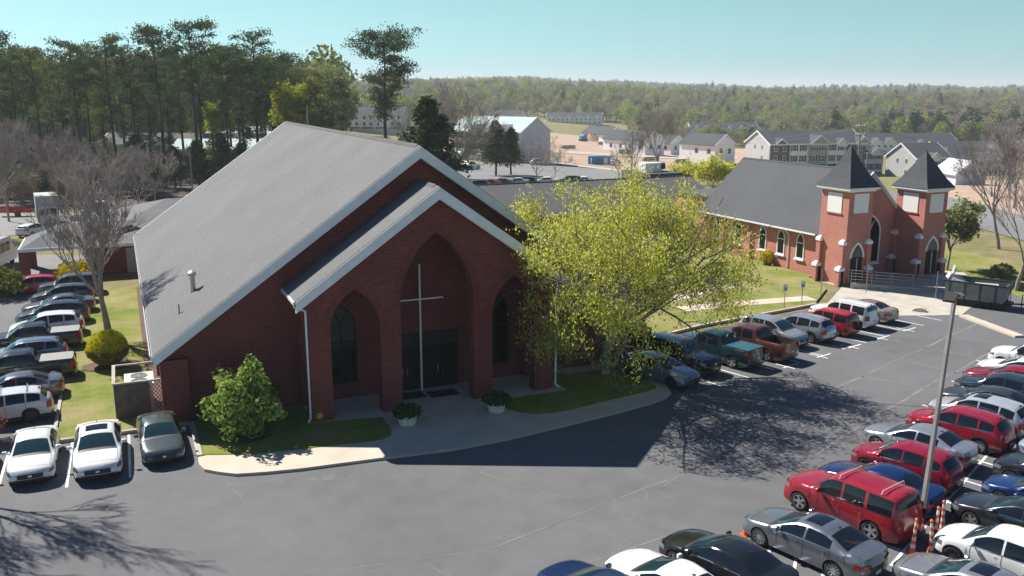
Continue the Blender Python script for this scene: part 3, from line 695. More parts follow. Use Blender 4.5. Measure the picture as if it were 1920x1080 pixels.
# ramp with metal railings in front of the chapel
ra = empty('ramp_railing', (57, 54, 0), 0, 'long grey metal pipe railing along the ramp before the chapel towers', 'railing')
for k, (a, b) in enumerate((((54.6, 55.3), (62.8, 50.2)), ((54.9, 55.9), (60.5, 52.4)))):
    A = Vector((a[0]-57, a[1]-54, 0)); B = Vector((b[0]-57, b[1]-54, 0)); n = 7
    for h in (.35, .6, .85, 1.1):
        mb = MB(); mb.tube([A+Vector((0,0,h+.5*(1-k*.2))), B+Vector((0,0,h))], .03, 6); mb.build('rail', 'steel', ra)
    for i in range(n):
        t = i/(n-1); p = A.lerp(B, t); mb = MB(); mb.tube([p, p+Vector((0,0,1.12+.5*(1-t)*(1-k*.2)))], .028, 6); mb.build('post', 'steel', ra)
mb = MB(); mb.add([(54.7,55.4,.5),(62.7,50.3,.04),(63.2,51.1,.04),(55.2,56.2,.5),(54.7,55.4,.03),(62.7,50.3,.03)], [(0,1,2,3),(4,5,1,0)]); tag(mb.build('ramp', 'concrete'), 'sloping concrete ramp behind the metal railing at the chapel', 'ramp')

# ---------------------------------------------------------------- vehicles
PAINTS = {}
def paint(rgb, rough=.22, metal=.0):
    k = (rgb, rough, metal)
    if k not in PAINTS: PAINTS[k] = mat('car_paint_%d' % len(PAINTS), rgb, rough, metal, coat=.55, noise=.06, nscale=1.5)
    return PAINTS[k]
SPEC = {
 # profile of the top line (x from the nose, z); windshield base/top, rear glass top/base, belt heights
 'sedan': dict(L=4.88, W=.925, prof=[(0,.58),(.04,.70),(.25,.80),(.8,.90),(1.32,.985),(1.9,1.27),(2.3,1.42),(2.7,1.465),(3.2,1.45),(3.6,1.36),(4.22,1.11),(4.6,1.07),(4.8,1.02),(4.86,.88),(4.88,.75)],
     a0=1.3, a1=2.18, b1=3.42, b0=4.22, belt=[(0,.5),(.3,.70),(1.3,.90),(2.5,.95),(4.2,1.0),(4.88,.72)], k=.70, wf=.95, wr=3.82, r=.335, hw='sedan'),
 'suv': dict(L=4.68, W=.93, prof=[(0,.66),(.04,.84),(.25,.95),(.8,1.05),(1.15,1.12),(1.6,1.42),(1.95,1.60),(2.3,1.675),(3.2,1.68),(3.85,1.62),(4.12,1.56),(4.5,1.16),(4.62,1.08),(4.66,.95),(4.68,.75)],
     a0=1.13, a1=1.88, b1=4.08, b0=4.5, belt=[(0,.55),(.3,.80),(1.1,1.0),(2.5,1.05),(4.3,1.14),(4.68,.75)], k=.74, wf=.92, wr=3.62, r=.36, clad=True),
 'wagon': dict(L=4.75, W=.92, prof=[(0,.62),(.04,.76),(.25,.86),(.8,.96),(1.2,1.03),(1.7,1.34),(2.05,1.50),(2.4,1.56),(3.3,1.56),(4.0,1.50),(4.25,1.44),(4.58,1.12),(4.7,1.02),(4.73,.9),(4.75,.72)],
     a0=1.2, a1=1.98, b1=4.2, b0=4.6, belt=[(0,.5),(.3,.74),(1.2,.93),(2.5,.98),(4.4,1.08),(4.75,.72)], k=.73, wf=.94, wr=3.68, r=.345, clad=False),
 'boxsuv': dict(L=5.05, W=.98, prof=[(0,.72),(.04,.98),(.2,1.08),(.8,1.16),(1.4,1.2),(1.75,1.52),(2.0,1.74),(2.3,1.84),(3.2,1.86),(4.5,1.83),(4.72,1.78),(4.92,1.2),(5.0,1.1),(5.03,.9),(5.05,.72)],
     a0=1.38, a1=2.0, b1=4.66, b0=4.92, belt=[(0,.6),(.25,.95),(1.3,1.1),(3,1.12),(4.7,1.14),(5.05,.72)], k=.80, wf=.95, wr=3.92, r=.385, clad=False),
 'pickup': dict(L=5.85, W=.99, prof=[(0,.75),(.04,1.05),(.2,1.16),(.9,1.24),(1.45,1.28),(1.85,1.6),(2.1,1.80),(2.4,1.88),(3.3,1.88),(3.62,1.84),(3.86,1.32),(3.9,1.30),(4.8,1.30),(5.7,1.30),(5.8,1.26),(5.84,1.0),(5.85,.7)],
     a0=1.43, a1=2.1, b1=3.6, b0=3.86, belt=[(0,.6),(.25,1.0),(1.4,1.16),(3.7,1.2),(5.6,1.22),(5.85,.7)], k=.80, wf=1.0, wr=4.62, r=.41, clad=False, bed=(3.95,5.72)),
 'coupe': dict(L=4.75, W=.93, prof=[(0,.56),(.04,.67),(.25,.78),(.8,.88),(1.45,.96),(2.0,1.2),(2.4,1.36),(2.75,1.40),(3.2,1.36),(3.7,1.22),(4.2,1.05),(4.5,1.03),(4.68,.98),(4.73,.86),(4.75,.72)],
     a0=1.42, a1=2.32, b1=3.3, b0=4.12, belt=[(0,.48),(.3,.68),(1.4,.87),(2.6,.92),(4.1,.97),(4.75,.7)], k=.69, wf=.95, wr=3.7, r=.34),
 'hatch': dict(L=4.25, W=.88, prof=[(0,.6),(.04,.74),(.2,.84),(.7,.94),(1.0,1.0),(1.5,1.32),(1.85,1.47),(2.2,1.52),(3.1,1.5),(3.65,1.42),(3.85,1.36),(4.12,1.08),(4.2,.98),(4.24,.85),(4.25,.7)],
     a0=1.0, a1=1.78, b1=3.8, b0=4.12, belt=[(0,.5),(.3,.72),(1.0,.9),(2.4,.95),(4.0,1.04),(4.25,.7)], k=.73, wf=.84, wr=3.42, r=.32),
}
class Body:
    def __init__(s, sp):
        s.sp = sp; s.L = sp['L']; s.W = sp['W']; s.R = sp['r']+.055
        s.xs = np.linspace(0, s.L, 260); z = np.interp(s.xs, *zip(*sp['prof']))
        zz = z.copy()
        for it in range(3):
            zz[1:-1] = (zz[:-2]+zz[1:-1]*2+zz[2:])/4
        k = np.ones(9)/9; pad = np.pad(zz, 4, 'edge'); s.zt = np.convolve(pad, k, 'valid')
        s.zt[:8] = zz[:8]; s.zt[-8:] = zz[-8:]
    def top(s, x): return float(np.interp(x, s.xs, s.zt))
    def hw(s, x):
        a = max(0, (.9-x)/.9); b = max(0, (x-(s.L-.8))/.8); return s.W*(1-.13*a**2.2-.09*b**2.2)
    def rail(s, x): 
        d = np.interp(x, [0, s.sp['a0']-.05, s.sp['a0']+.15, s.sp['b0']-.1, s.sp['b0']+.1, s.L], [.05, .05, .075, .075, .035, .03]); return s.top(x)-float(d)
    def belt(s, x): return min(float(np.interp(x, *zip(*s.sp['belt']))), s.rail(x)-.015)
    def yr(s, x):
        p = s.sp; k = p['k']; return s.hw(x)*float(np.interp(x, [0, p['a0']-.1, p['a0']+.15, p['a1'], p['b1'], p['b0'], p['b0']+.1, s.L], [.90, .90, .84, k, k*.985, .82, .93 if 'bed' in p else .9, .9]))
    def low(s, x):
        for c in (s.sp['wf'], s.sp['wr']):
            if abs(x-c) < s.R-1e-4: return s.sp['r']+math.sqrt(s.R**2-(x-c)**2)*.97
            if abs(x-c) < s.R: return s.sp['r']
        e = min(x, s.L-x); return .2+.10*max(0, (.5-e)/.5)
    def F(s, x, z):
        w = s.hw(x); zb = s.belt(x)
        if z <= zb:
            return w*float(np.interp((z-.2)/max(zb-.2, .1), [0, .12, .45, .62, .9, 1], [.93, .965, .995, 1, .975, .955]))
        zr = s.rail(x); t = min(1, (z-zb)/max(zr-zb, .01)); return (w*.955)*(1-t)+s.yr(x)*t + .02*math.sin(math.pi*t)*(1 if zr-zb > .2 else 0)
    def T(s, x, y):
        zr = s.rail(x); zt = s.top(x); t = min(1, abs(y)/max(s.yr(x), .1)); return zt-(zt-zr)*t**2.6
    def warp(s, p):
        x, y, z = p; w = abs(y)/s.W
        if x < .7: f = (1-x/.7)**1.5; x = x + f*(.30*w**3.2 + .10*max(0, (z-.62)/.4)**2 + .10*max(0, (.42-z)/.3)**2)
        if x > s.L-.6: f = (1-(s.L-x)/.6)**1.5; x = x - f*(.18*w**3.2 + .09*max(0, (.45-z)/.3)**2)
        return (x, y, z)
    def side(s, x, z, o=.006, sg=1): 
        y = s.F(x, z)+o; q = s.warp((x, y, z)); return (q[0], q[1]*sg, q[2])
    def tp(s, x, y, o=.006):
        q = s.warp((x, y, s.T(x, y)+o)); return q
def car_mesh(kind, openbed=False):
    b = Body(SPEC[kind]); sp = b.sp; n = 8; m = 5
    st = set(np.round(np.linspace(0, b.L, 46), 4))
    for c in (sp['wf'], sp['wr']):
        st = {x for x in st if abs(x-c) > b.R+.03}
        for a in np.linspace(-90, 90, 15): st.add(round(c+b.R*math.sin(R(a)), 4))
        st.add(round(c-b.R-.004, 4)); st.add(round(c+b.R+.004, 4))
    if openbed:
        st |= {sp['bed'][0], sp['bed'][0]+.01, sp['bed'][1], sp['bed'][1]-.01}
    st = sorted(st); rows = []
    for x in st:
        lo = b.low(x); zb = max(b.belt(x), lo+.02); zr = max(b.rail(x), zb+.01); h = []
        h.append((x, b.F(x, lo)*.66, lo+.0)); 
        for i in range(5): z = lo+(zb-lo)*i/4; h.append((x, b.F(x, z), z))
        for i in range(1, 4): z = zb+(zr-zb)*i/3; h.append((x, b.F(x, z), z))
        yr = b.yr(x)
        for i in range(1, 6):
            y = yr*(1-i/5); z = b.T(x, y)
            h.append((x, y, z))
        if openbed and sp['bed'][0]+.005 < x < sp['bed'][1]-.005:
            yi = yr*.93
            for k in range(9, 14): h[k] = (x, [yi, yi-.01, yi*.6, yi*.3, 0][k-9], [b.T(x, yi), .82, .8, .8, .8][k-9])
        full = h + [(p[0], -p[1], p[2]) for p in h[-2::-1]]
        rows.append([b.warp(p) for p in full])
    k = len(rows[0]); vs = [p for r in rows for p in r]; fs = []; ms = []
    for i in range(len(rows)-1):
        for j in range(k-1):
            fs.append((i*k+j, (i+1)*k+j, (i+1)*k+j+1, i*k+j+1)); x = (st[i]+st[i+1])/2
            lowrow = j in (0, k-2); cl = sp.get('clad') and j in (1, k-3)
            inbed = openbed and sp['bed'][0] < x < sp['bed'][1] and 8 < j < k-10
            ms.append(1 if lowrow or cl or inbed else 0)
    # end caps: strips between matching left and right rows, four columns wide, so that they follow the bumper's curve
    for ri, flip in ((0, False), (len(rows)-1, True)):
        x0 = st[ri]; r = rows[ri]; cols = 6; grid = []
        raw = []
        lo = b.low(x0); zb = max(b.belt(x0), lo+.02); zr = max(b.rail(x0), zb+.01)
        hz = [(b.F(x0, lo)*.66, lo)] + [(b.F(x0, lo+(zb-lo)*i/4), lo+(zb-lo)*i/4) for i in range(5)] + [(b.F(x0, zb+(zr-zb)*i/3), zb+(zr-zb)*i/3) for i in range(1, 4)]
        o = len(vs)
        for (y, z) in hz:
            for c in range(cols+1): vs.append(b.warp((x0, y-2*y*c/cols, z)))
        for i in range(len(hz)-1):
            for c in range(cols):
                f = (o+i*(cols+1)+c, o+i*(cols+1)+c+1, o+(i+1)*(cols+1)+c+1, o+(i+1)*(cols+1)+c)
                fs.append(f if flip else f[::-1]); ms.append(1 if (i <= 1 or (sp.get('clad') and i < 3)) else 0)
        j0 = 8; o2 = o+(len(hz)-1)*(cols+1)
        top = [ri*k+j for j in range(j0, k-j0)]; topf = tuple(top[::-1]) if False else tuple(top)
        # sliver between the last strip and the crown of the section
        f = tuple(top) + tuple(o2+c for c in range(cols, -1, -1))
        fs.append(f if flip else f[::-1]); ms.append(0)
    me = bpy.data.meshes.new('body'); me.from_pydata(vs, [], fs); me.materials.append(None); me.materials.append(MATS['plastic'])
    me.polygons.foreach_set('material_index', ms); me.polygons.foreach_set('use_smooth', [True]*len(fs)); me.set_sharp_from_angle(angle=R(42)); me.update()
    bm = __import__('bmesh').new(); bm.from_mesh(me); __import__('bmesh').ops.recalc_face_normals(bm, faces=bm.faces); bm.to_mesh(me); bm.free()
    return b, me
def patch(name, fn, nu, nv, m):
    "small curved sheet: fn(u, v) in 0..1"
    vs = [fn(i/nu, j/nv) for i in range(nu+1) for j in range(nv+1)]
    fs = [(i*(nv+1)+j, (i+1)*(nv+1)+j, (i+1)*(nv+1)+j+1, i*(nv+1)+j+1) for i in range(nu) for j in range(nv)]
    me = bpy.data.meshes.new(name); me.from_pydata(vs, [], fs); me.materials.append(MATS[m]); me.polygons.foreach_set('use_smooth', [True]*len(fs)); me.update(); return me
WH = {}
def wheel_mesh(r, style, dark):
    key = (r, style, dark)
    if key in WH: return WH[key]
    w = .23; mb = MB(); ri = r*.68
    mb.lathe((0,0,0), [(ri,-w/2+.02),(r*.93,-w/2),(r,-w/2+.045),(r,w/2-.045),(r*.93,w/2),(ri,w/2-.02)], 24, 'y')
    t = bpy.data.meshes.new('tyre'); t.from_pydata(mb.v, [], mb.f); t.materials.append(MATS['tyre']); t.polygons.foreach_set('use_smooth', [True]*len(mb.f)); t.update()
    mb = MB(); mb.lathe((0,0,0), [(ri*1.01, w/2-.02),(ri*.93, w/2-.015),(ri*.92, w/2-.06)], 24, 'y'); ns = {'a': 5, 'b': 10, 'c': 6}[style]
    for k in range(ns):
        a = 6.28319*k/ns; hw = {'a': .045, 'b': .02, 'c': .05}[style]
        ca, sa = math.cos(a), math.sin(a); q = []
        for rr, ww in ((.05, hw*1.1), (ri*.95, hw*1.2)):
            for s_ in (-1, 1): q.append((ca*rr-sa*ww*s_, sa*rr+ca*ww*s_))
        mb.add([(q[i][0], w/2-.03, q[i][1]) for i in (0,1,3,2)] + [(q[i][0], w/2-.06, q[i][1]) for i in (0,1,3,2)], [(0,1,2,3),(0,3,7,4),(1,5,6,2)])
    mb.lathe((0,0,0), [(.075, w/2-.05),(.07, w/2-.02),(0, w/2-.02)], 12, 'y'); n1 = len(mb.f)
    mb.mi = 1; mb.lathe((0,0,0), [(ri, w/2-.10),(0, w/2-.10)], 20, 'y')
    q = bpy.data.meshes.new('rim'); q.from_pydata(mb.v, [], mb.f); q.materials.append(MATS['rim_dark' if dark else 'rim']); q.materials.append(MATS['black']); q.polygons.foreach_set('material_index', mb.m); q.update()
    WH[key] = (t, q); return WH[key]
CARM = {}
def kit(kind, openbed):
    key = (kind, openbed)
    if key in CARM: return CARM[key]
    b, body = car_mesh(kind, openbed); sp = b.sp; P = []          # (part name, mesh, material role)
    a0, a1, b1, b0 = sp['a0'], sp['a1'], sp['b1'], sp['b0']
    def ws(u, v):
        x = a0+.07+(a1-a0-.10)*u; return b.tp(x, (b.yr(x)-.055)*(1-2*v), .005)
    P.append(('windshield', patch('windshield', ws, 8, 10, 'glass_teal')))
    def rg(u, v):
        x = b1+.07+(b0-b1-.14)*u; return b.tp(x, (b.yr(x)-.07)*(1-2*v), .005)
    P.append(('rear_window', patch('rear_window', rg, 6, 10, 'glass')))
    # side glass, split by pillars
    fs = a0+.42 if kind not in ('boxsuv', 'pickup') else a0+.36
    if kind in ('sedan', 'coupe'): spl = [(fs, 2.62), (2.70, 3.62 if kind == 'sedan' else 3.55)]; end = b0-.3
    elif kind == 'pickup': spl = [(fs, 2.62), (2.70, 3.46)]
    elif kind == 'boxsuv': spl = [(fs, 2.62), (2.72, 3.55), (3.68, 4.62)]
    elif kind == 'suv': spl = [(fs, 2.48), (2.56, 3.42), (3.5, 4.12)]
    elif kind == 'wagon': spl = [(fs, 2.55), (2.63, 3.45), (3.53, 4.2)]
    else: spl = [(fs, 2.35), (2.43, 3.2), (3.28, 3.8)]
    for sg in (1, -1):
        for (xa, xb) in spl:
            def sw(u, v, xa=xa, xb=xb, sg=sg):
                x = xa+(xb-xa)*u; zb = b.belt(x)+.035; zt = b.rail(x)-.035; zt = max(zt, zb+.01); xx = x
                return b.side(xx, zb+(zt-zb)*v, .005, sg)
            P.append(('side_window', patch('side_window', sw, 8, 4, 'glass')))
    def trim(sg):
        def f(u, v):
            x = spl[0][0]-.05+(spl[-1][1]-spl[0][0]+.1)*u; z = b.belt(x)+.008+.02*v; return b.side(x, z, .009, sg)
        return f
    for sg in (1, -1): P.append(('window_trim', patch('window_trim', trim(sg), 14, 1, 'chrome' if kind not in ('boxsuv', 'hatch') else 'plastic')))
    # lamps
    zb_ = b.belt(.25); zt_ = b.rail(.12)
    def hl(sg):
        def f(u, v):
            z = (b.belt(.35)-.17)+.15*v
            if u < .45: y = b.F(0, z)*(.62+.36*u/.45); q = b.warp((0, y, min(z, b.rail(0)-.01))); return (q[0]-.008, q[1]*sg, q[2])
            x = (u-.45)/.55*.42; zz = z+.02*(u-.45); return b.side(x, zz, .008, sg)
        return f
    for sg in (1, -1): P.append(('headlight', patch('headlight', hl(sg), 12, 3, 'lamp_clear')))
    zbr = b.belt(b.L-.2)
    tall = kind in ('boxsuv', 'pickup', 'suv')
    def tl(sg):
        def f(u, v):
            z1 = b.belt(b.L-.35)-.02; z = z1-(.36 if tall else .16)*(1-v)
            if u < .4: y = b.F(b.L, min(z, b.belt(b.L)))*((.80 if tall else .55)+(.18 if tall else .43)*u/.4); q = b.warp((b.L, y, min(z, b.rail(b.L)+.0))); return (q[0]+.008, q[1]*sg, z)
            x = b.L-(u-.4)/.6*(.22 if tall else .34); return b.side(x, z, .008, sg)
        return f
    for sg in (1, -1): P.append(('taillight', patch('taillight', tl(sg), 10, 3, 'lamp_red')))
    def fr(y0, y1, z0, z1, back=False, o=.007):
        def f(u, v):
            y = y0+(y1-y0)*u; z = z0+(z1-z0)*v; q = b.warp((b.L if back else 0, y, z)); return (q[0]+(o if back else -o), q[1], q[2])
        return f
    gh = b.belt(.3)
    P.append(('grille', patch('grille', fr(-.48, .48, gh-.28, gh-.08), 10, 3, 'plastic')))
    P.append(('lower_intake', patch('lower_intake', fr(-.6, .6, .28, .40), 10, 2, 'black')))
    P.append(('emblem', patch('emblem', fr(-.07, .07, gh-.21, gh-.13, o=.014), 2, 2, 'chrome')))
    def hg(u, v): x = .36-.16*(2*u-1)**4*0+.015*v; return b.tp(x, b.yr(x)*.93*(1-2*u), .004)
    P.append(('hood_gap', patch('hood_gap', hg, 16, 1, 'plastic')))
    for sg in (1, -1):
        def hs(u, v, sg=sg): x = .36+(a0-.42)*u; return b.tp(x, sg*(b.yr(x)*.93-.012*v), .004)
        P.append(('hood_gap', patch('hood_gap', hs, 14, 1, 'plastic')))
    def cw(u, v): x = a0-.04+.13*u; return b.tp(x, (b.yr(x)-.05)*(1-2*v), .0075)
    P.append(('cowl', patch('cowl', cw, 3, 10, 'plastic')))
    if kind in ('sedan', 'coupe'):
        def tg(u, v): x = b0+.10+(b.L-b0-.32)*v; return b.tp(x, (b.yr(x)*.86-.012*u), .004)
        def tg2(u, v): x = b0+.10+(b.L-b0-.32)*v; return b.tp(x, -(b.yr(x)*.86-.012*u), .004)
        P.append(('boot_gap', patch('boot_gap', tg, 1, 8, 'plastic'))); P.append(('boot_gap', patch('boot_gap', tg2, 1, 8, 'plastic')))
    P.append(('bumper_gap', patch('bumper_gap', fr(-.72, .72, gh-.315, gh-.30, o=.005), 12, 1, 'plastic')))
    if kind not in ('pickup',): P.append(('bumper_gap', patch('bumper_gap', fr(-.72, .72, .50, .515, True, .006), 12, 1, 'plastic')))
    P.append(('license_plate', patch('license_plate', fr(-.16, .16, gh-.32 if tall else gh-.3, gh-.18 if tall else gh-.16, True, .012), 2, 1, 'plate')))
    # mirrors
    for sg in (1, -1):
        mb = MB(); x = a0+.42; z = b.belt(x)+.09; y = b.F(x, b.belt(x))
        mb.tube([(x+.0, (y-.03)*sg, z-.05), (x+.02, (y+.07)*sg, z-.01)], .03, 6)
        vs = []
        for i, (dx, sy, sz) in enumerate(((-.07,.05,.04),(-.05,.085,.065),(.03,.10,.08),(.055,.09,.07))):
            vs += [(x+dx, (y+.15)*sg+sy*c*sg, z+.03+sz*s_) for c, s_ in ((-1,-.7),(-.7,-1),(.7,-1),(1,-.7),(1,.7),(.7,1),(-.7,1),(-1,.7))]
        ff = [(i*8+j, i*8+(j+1)%8, (i+1)*8+(j+1)%8, (i+1)*8+j) for i in range(3) for j in range(8)]+[tuple(range(8)), tuple(range(31, 23, -1))]
        mb.add(vs, ff); me = bpy.data.meshes.new('mirror'); me.from_pydata(mb.v, [], mb.f); me.materials.append(None); me.update(); P.append(('mirror', me))
    # door handles and shut lines
    dl = [x1 for _, x1 in spl[:2]]
    for sg in (1, -1):
        for xh in (dl[0]-.18, dl[1]-.16):
            def hd_(u, v, xh=xh, sg=sg): return b.side(xh+.19*(u-.5), b.belt(xh)-.115+.035*v, .022 if .2 < u < .8 else .006, sg)
            P.append(('door_handle', patch('door_handle', hd_, 5, 1, 'chrome')))
        for xl in (a0+.35, dl[0]+.04, dl[1]+.02):
            def ln(u, v, xl=xl, sg=sg): 
                z = .3+(b.belt(xl)-.3)*v; return b.side(xl+.012*(u-.5)*2-.06*(1-v) if xl > dl[1] else xl+.009*(u-.5)*2, max(z, b.low(xl)), .003, sg)
            P.append(('door_gap', patch('door_gap', ln, 1, 8, 'plastic')))
    CARM[key] = (b, body, P); return CARM[key]
def car(name, kind, x, y, head, col, label, scale=1, rim='a', dark=False, metal=0, rough=.22, roofrails=False, sunroof=False, openbed=False, cover=None, wglass=None, bars=False, spare=False, simple=False, group=None, cat='car', z=0, extra=None):
    """x, y = centre of the vehicle on the ground; head = heading of its nose in degrees from +Y, clockwise"""
    b, body, P = kit(kind, openbed); pm = paint(col, rough, metal)
    root = empty(name, (x, y, z), 0, label, cat, group)
    root.rotation_euler.z = math.pi/2-R(head)+math.pi; root.scale = (scale,)*3
    off = Matrix.Translation((-b.L/2, 0, 0))
    def att(nm, me, par=root):
        o = link(nm, me, par); 
        if par is root: o.location = (-b.L/2, 0, 0)
        return o
    bd = att('body', body); bd.material_slots[0].link = 'OBJECT'; bd.material_slots[0].material = pm
    for nm, me in P:
        if simple and nm in ('hood_gap', 'boot_gap', 'bumper_gap', 'door_gap', 'door_handle', 'emblem', 'lower_intake'): continue
        if (nm == 'door_gap'): 
            pass
        o = att(nm, me)
        if nm == 'mirror' or nm == 'door_handle' and kind not in ('boxsuv',):
            o.material_slots[0].link = 'OBJECT'; o.material_slots[0].material = pm
        if wglass and nm == 'windshield': o.material_slots[0].link = 'OBJECT'; o.material_slots[0].material = MATS[wglass]
    t, q = wheel_mesh(b.sp['r'], rim, dark)
    for wx in (b.sp['wf'], b.sp['wr']):
        for sg in (1, -1):
            e = bpy.data.objects.new('wheel', None); C.objects.link(e); e.parent = root; e.location = (wx-b.L/2, sg*(b.W-.135), b.sp['r']); e.empty_display_size = .1
            if sg < 0: e.rotation_euler.z = math.pi
            link('tyre', t, e); link('rim', q, e)
    mb = MB(); mb.b2(.35-b.L/2, b.L/2-.35, -b.W*.64, b.W*.64, .2, .55); mb.build('underbody', 'black', root)
    L2 = b.L/2
    a1, b1 = b.sp['a1'], b.sp['b1']
    if sunroof:
        me = patch('sunroof', lambda u, v: b.tp(a1+.22+.62*u, .42*(1-2*v), .006), 4, 6, 'glass'); att('sunroof', me)
    if roofrails:
        for sg in (1, -1):
            mb = MB(); pts = [(xx-L2, sg*(b.yr(xx)-.04), b.rail(xx)+(.085 if 0 < i < 9 else .02)) for i, xx in enumerate(np.linspace(a1+.15, b1-.1, 10))]
            mb.tube(pts, .016, 5); mb.build('roof_rail', 'chrome' if roofrails == 1 else 'plastic', root)
    if bars:
        for xx in (a1+.45, b1-.55):
            mb = MB(); mb.tube([(xx-L2, -b.yr(xx)+.02, b.rail(xx)+.03), (xx-L2, -b.yr(xx)+.1, b.top(xx)+.09), (xx-L2, b.yr(xx)-.1, b.top(xx)+.09), (xx-L2, b.yr(xx)-.02, b.rail(xx)+.03)], .022, 5); mb.build('roof_bar', bars if isinstance(bars, str) else 'plastic', root)
    if extra == 'ribs':
        for k in range(6):
            yy = -.45+.18*k; me = patch('roof_rib', lambda u, v: b.tp(a1+.35+1.5*u, yy+.025*v, .014), 8, 1, 'chrome'); o = att('roof_rib', me); o.material_slots[0].link = 'OBJECT'; o.material_slots[0].material = pm
    if cover:
        f = b.sp['bed']; me = patch('tonneau_cover', lambda u, v: b.tp(f[0]+.02+(f[1]-f[0]-.04)*u, (b.yr(5)-.09)*(1-2*v), .028), 6, 6, 'plastic'); o = att('tonneau_cover', me); o.material_slots[0].link = 'OBJECT'; o.material_slots[0].material = cover
    if spare:
        sw_ = link('spare_wheel', t, root); sw_.location = (L2+.14, .1, .95); sw_.rotation_euler.z = math.pi/2
        mb = MB(); mb.lathe((0,0,0), [(.25,.115),(.22,.13),(0,.135)], 20, 'y'); mb.build('wheel_cover', 'plastic', sw_)
    mb = MB(); xx = b1-.1; mb.prism([(xx-L2, b.top(xx)-.01), (xx-L2+.15, b.top(xx+.15)-.01), (xx-L2+.15, b.top(xx)+.06)], -.015, .015, 'y'); 
    if kind != 'pickup': mb.build('antenna', 'plastic', root)
    return root
RD = -17                                                  # the stalls run 17 degrees off the church's axis
WHITE, SILV, GREY, DGREY, BLACK, RED, MAROON, NAVY = (.78,.78,.76), (.50,.52,.54), (.26,.28,.31), (.07,.075,.085), (.012,.013,.015), (.36,.012,.035), (.30,.015,.028), (.012,.035,.13)
gA = 'cars parked in the row nearest the aisle'; gB = 'cars parked in the far right row'; gC = 'cars parked along the courtyard kerb'; gD = 'cars parked along the side lawn'; gE = 'cars parked left of the church front'
# near right row, noses to the aisle
car('parked_car', 'sedan', 21.2, 22.3, RD+2, GREY, 'grey sedan with dark sunroof, nearest the bay of white hatching', 1.03, 'b', metal=.7, rough=.25, sunroof=True, group=gA)
car('parked_car', 'boxsuv', 24.45, 23.85, RD+3, MAROON, 'big maroon boxy suv with ribbed roof and two roof bars', 1.02, 'a', wglass='glass_teal', bars='fascia_mid', extra='ribs', group=gA)
car('parked_car', 'sedan', 26.8, 24.75, RD, NAVY, 'dark blue sedan between the maroon boxy suv and a red crossover', 1, 'a', group=gA, metal=.4)
car('parked_car', 'suv', 29.35, 25.8, RD, RED, 'bright red crossover with black wheel arches behind the lamp post', .95, 'b', dark=True, metal=.35, group=gA)
car('parked_car', 'sedan', 31.8, 27.4, RD, SILV, 'silver sedan between the two red suvs', 1, 'a', metal=.7, group=gA)
car('parked_car', 'suv', 34.9, 27.9, RD-1, (.40,.012,.03), 'red suv with silver roof rails, sixth car from the hatched bay', .99, 'b', metal=.3, roofrails=1, group=gA)
car('parked_car', 'suv', 37.2, 28.7, RD-1, (.66,.68,.69), 'pale silver crossover with grey sunroof beside the red suv', 1, 'a', metal=.5, sunroof=True, group=gA)
car('parked_car', 'sedan', 39.4, 29.9, RD-2, DGREY, 'dark grey sedan behind the pale silver crossover', 1, 'b', metal=.5, group=gA)
car('parked_car', 'wagon', 41.7, 30.9, RD-2, (.03,.05,.07), 'dark slate blue wagon with bright window trim', 1, 'b', metal=.4, group=gA)
car('parked_car', 'sedan', 43.6, 31.9, RD-2, MAROON, 'dark red sedan, third from the far end of its row', 1, 'a', metal=.3, group=gA)
car('parked_car', 'sedan', 45.6, 32.7, RD-2, (.72,.73,.73), 'white sedan, second from the far end of its row', 1, 'a', group=gA)
car('parked_car', 'boxsuv', 48.0, 33.9, RD-4, WHITE, 'white boxy suv at the far end of its row', .95, 'a', dark=True, wglass='glass_teal', group=gA)
# cars at the bottom edge
car('parked_car', 'sedan', 17.45, 22.2, RD+2, BLACK, 'glossy black sedan beside the small orange cone', 1, 'a', group=gA, rough=.1)
car('parked_car', 'coupe', 14.95, 21.75, RD+2, WHITE, 'white coupe at the bottom edge of the picture', 1.02, 'b', group=gA)
car('parked_car', 'sedan', 12.55, 21.95, RD+2, (.008,.025,.085), 'dark blue car cut by the bottom edge, left of the white coupe', 1, 'a', group=gA)
car('parked_car', 'suv', 9.4, 22.0, RD+2, BLACK, 'black car at the bottom edge with only its roof showing', 1, 'a', group=gA)
# far right row, noses towards the first row's tails
car('parked_car', 'sedan', 23.6, 17.7, RD+2, (.32,.33,.34), 'grey sedan with sunroof cut by the bottom right edge', 1, 'b', metal=.6, sunroof=True, group=gB)
car('parked_car', 'suv', 26.35, 18.7, RD+1, WHITE, 'white car beside the lamp post and striped cones', .97, 'b', wglass='glass_teal', dark=True, group=gB)
car('parked_car', 'sedan', 29.3, 20.3, RD+1, (.018,.022,.028), 'black sedan with pale blue reflections between white and blue cars', 1, 'a', group=gB)
car('parked_car', 'sedan', 31.9, 21.2, RD, (.01,.04,.14), 'vivid blue sedan cut by the right edge of the picture', .96, 'b', metal=.3, group=gB)
car('parked_car', 'suv', 33.9, 22.3, RD, (.015,.018,.022), 'black suv with silver wheels cut by the right edge', 1, 'b', group=gB)
car('parked_car', 'sedan', 36.9, 23.4, RD, (.25,.32,.4), 'light blue grey car just showing at the right edge', 1, 'b', group=gB)
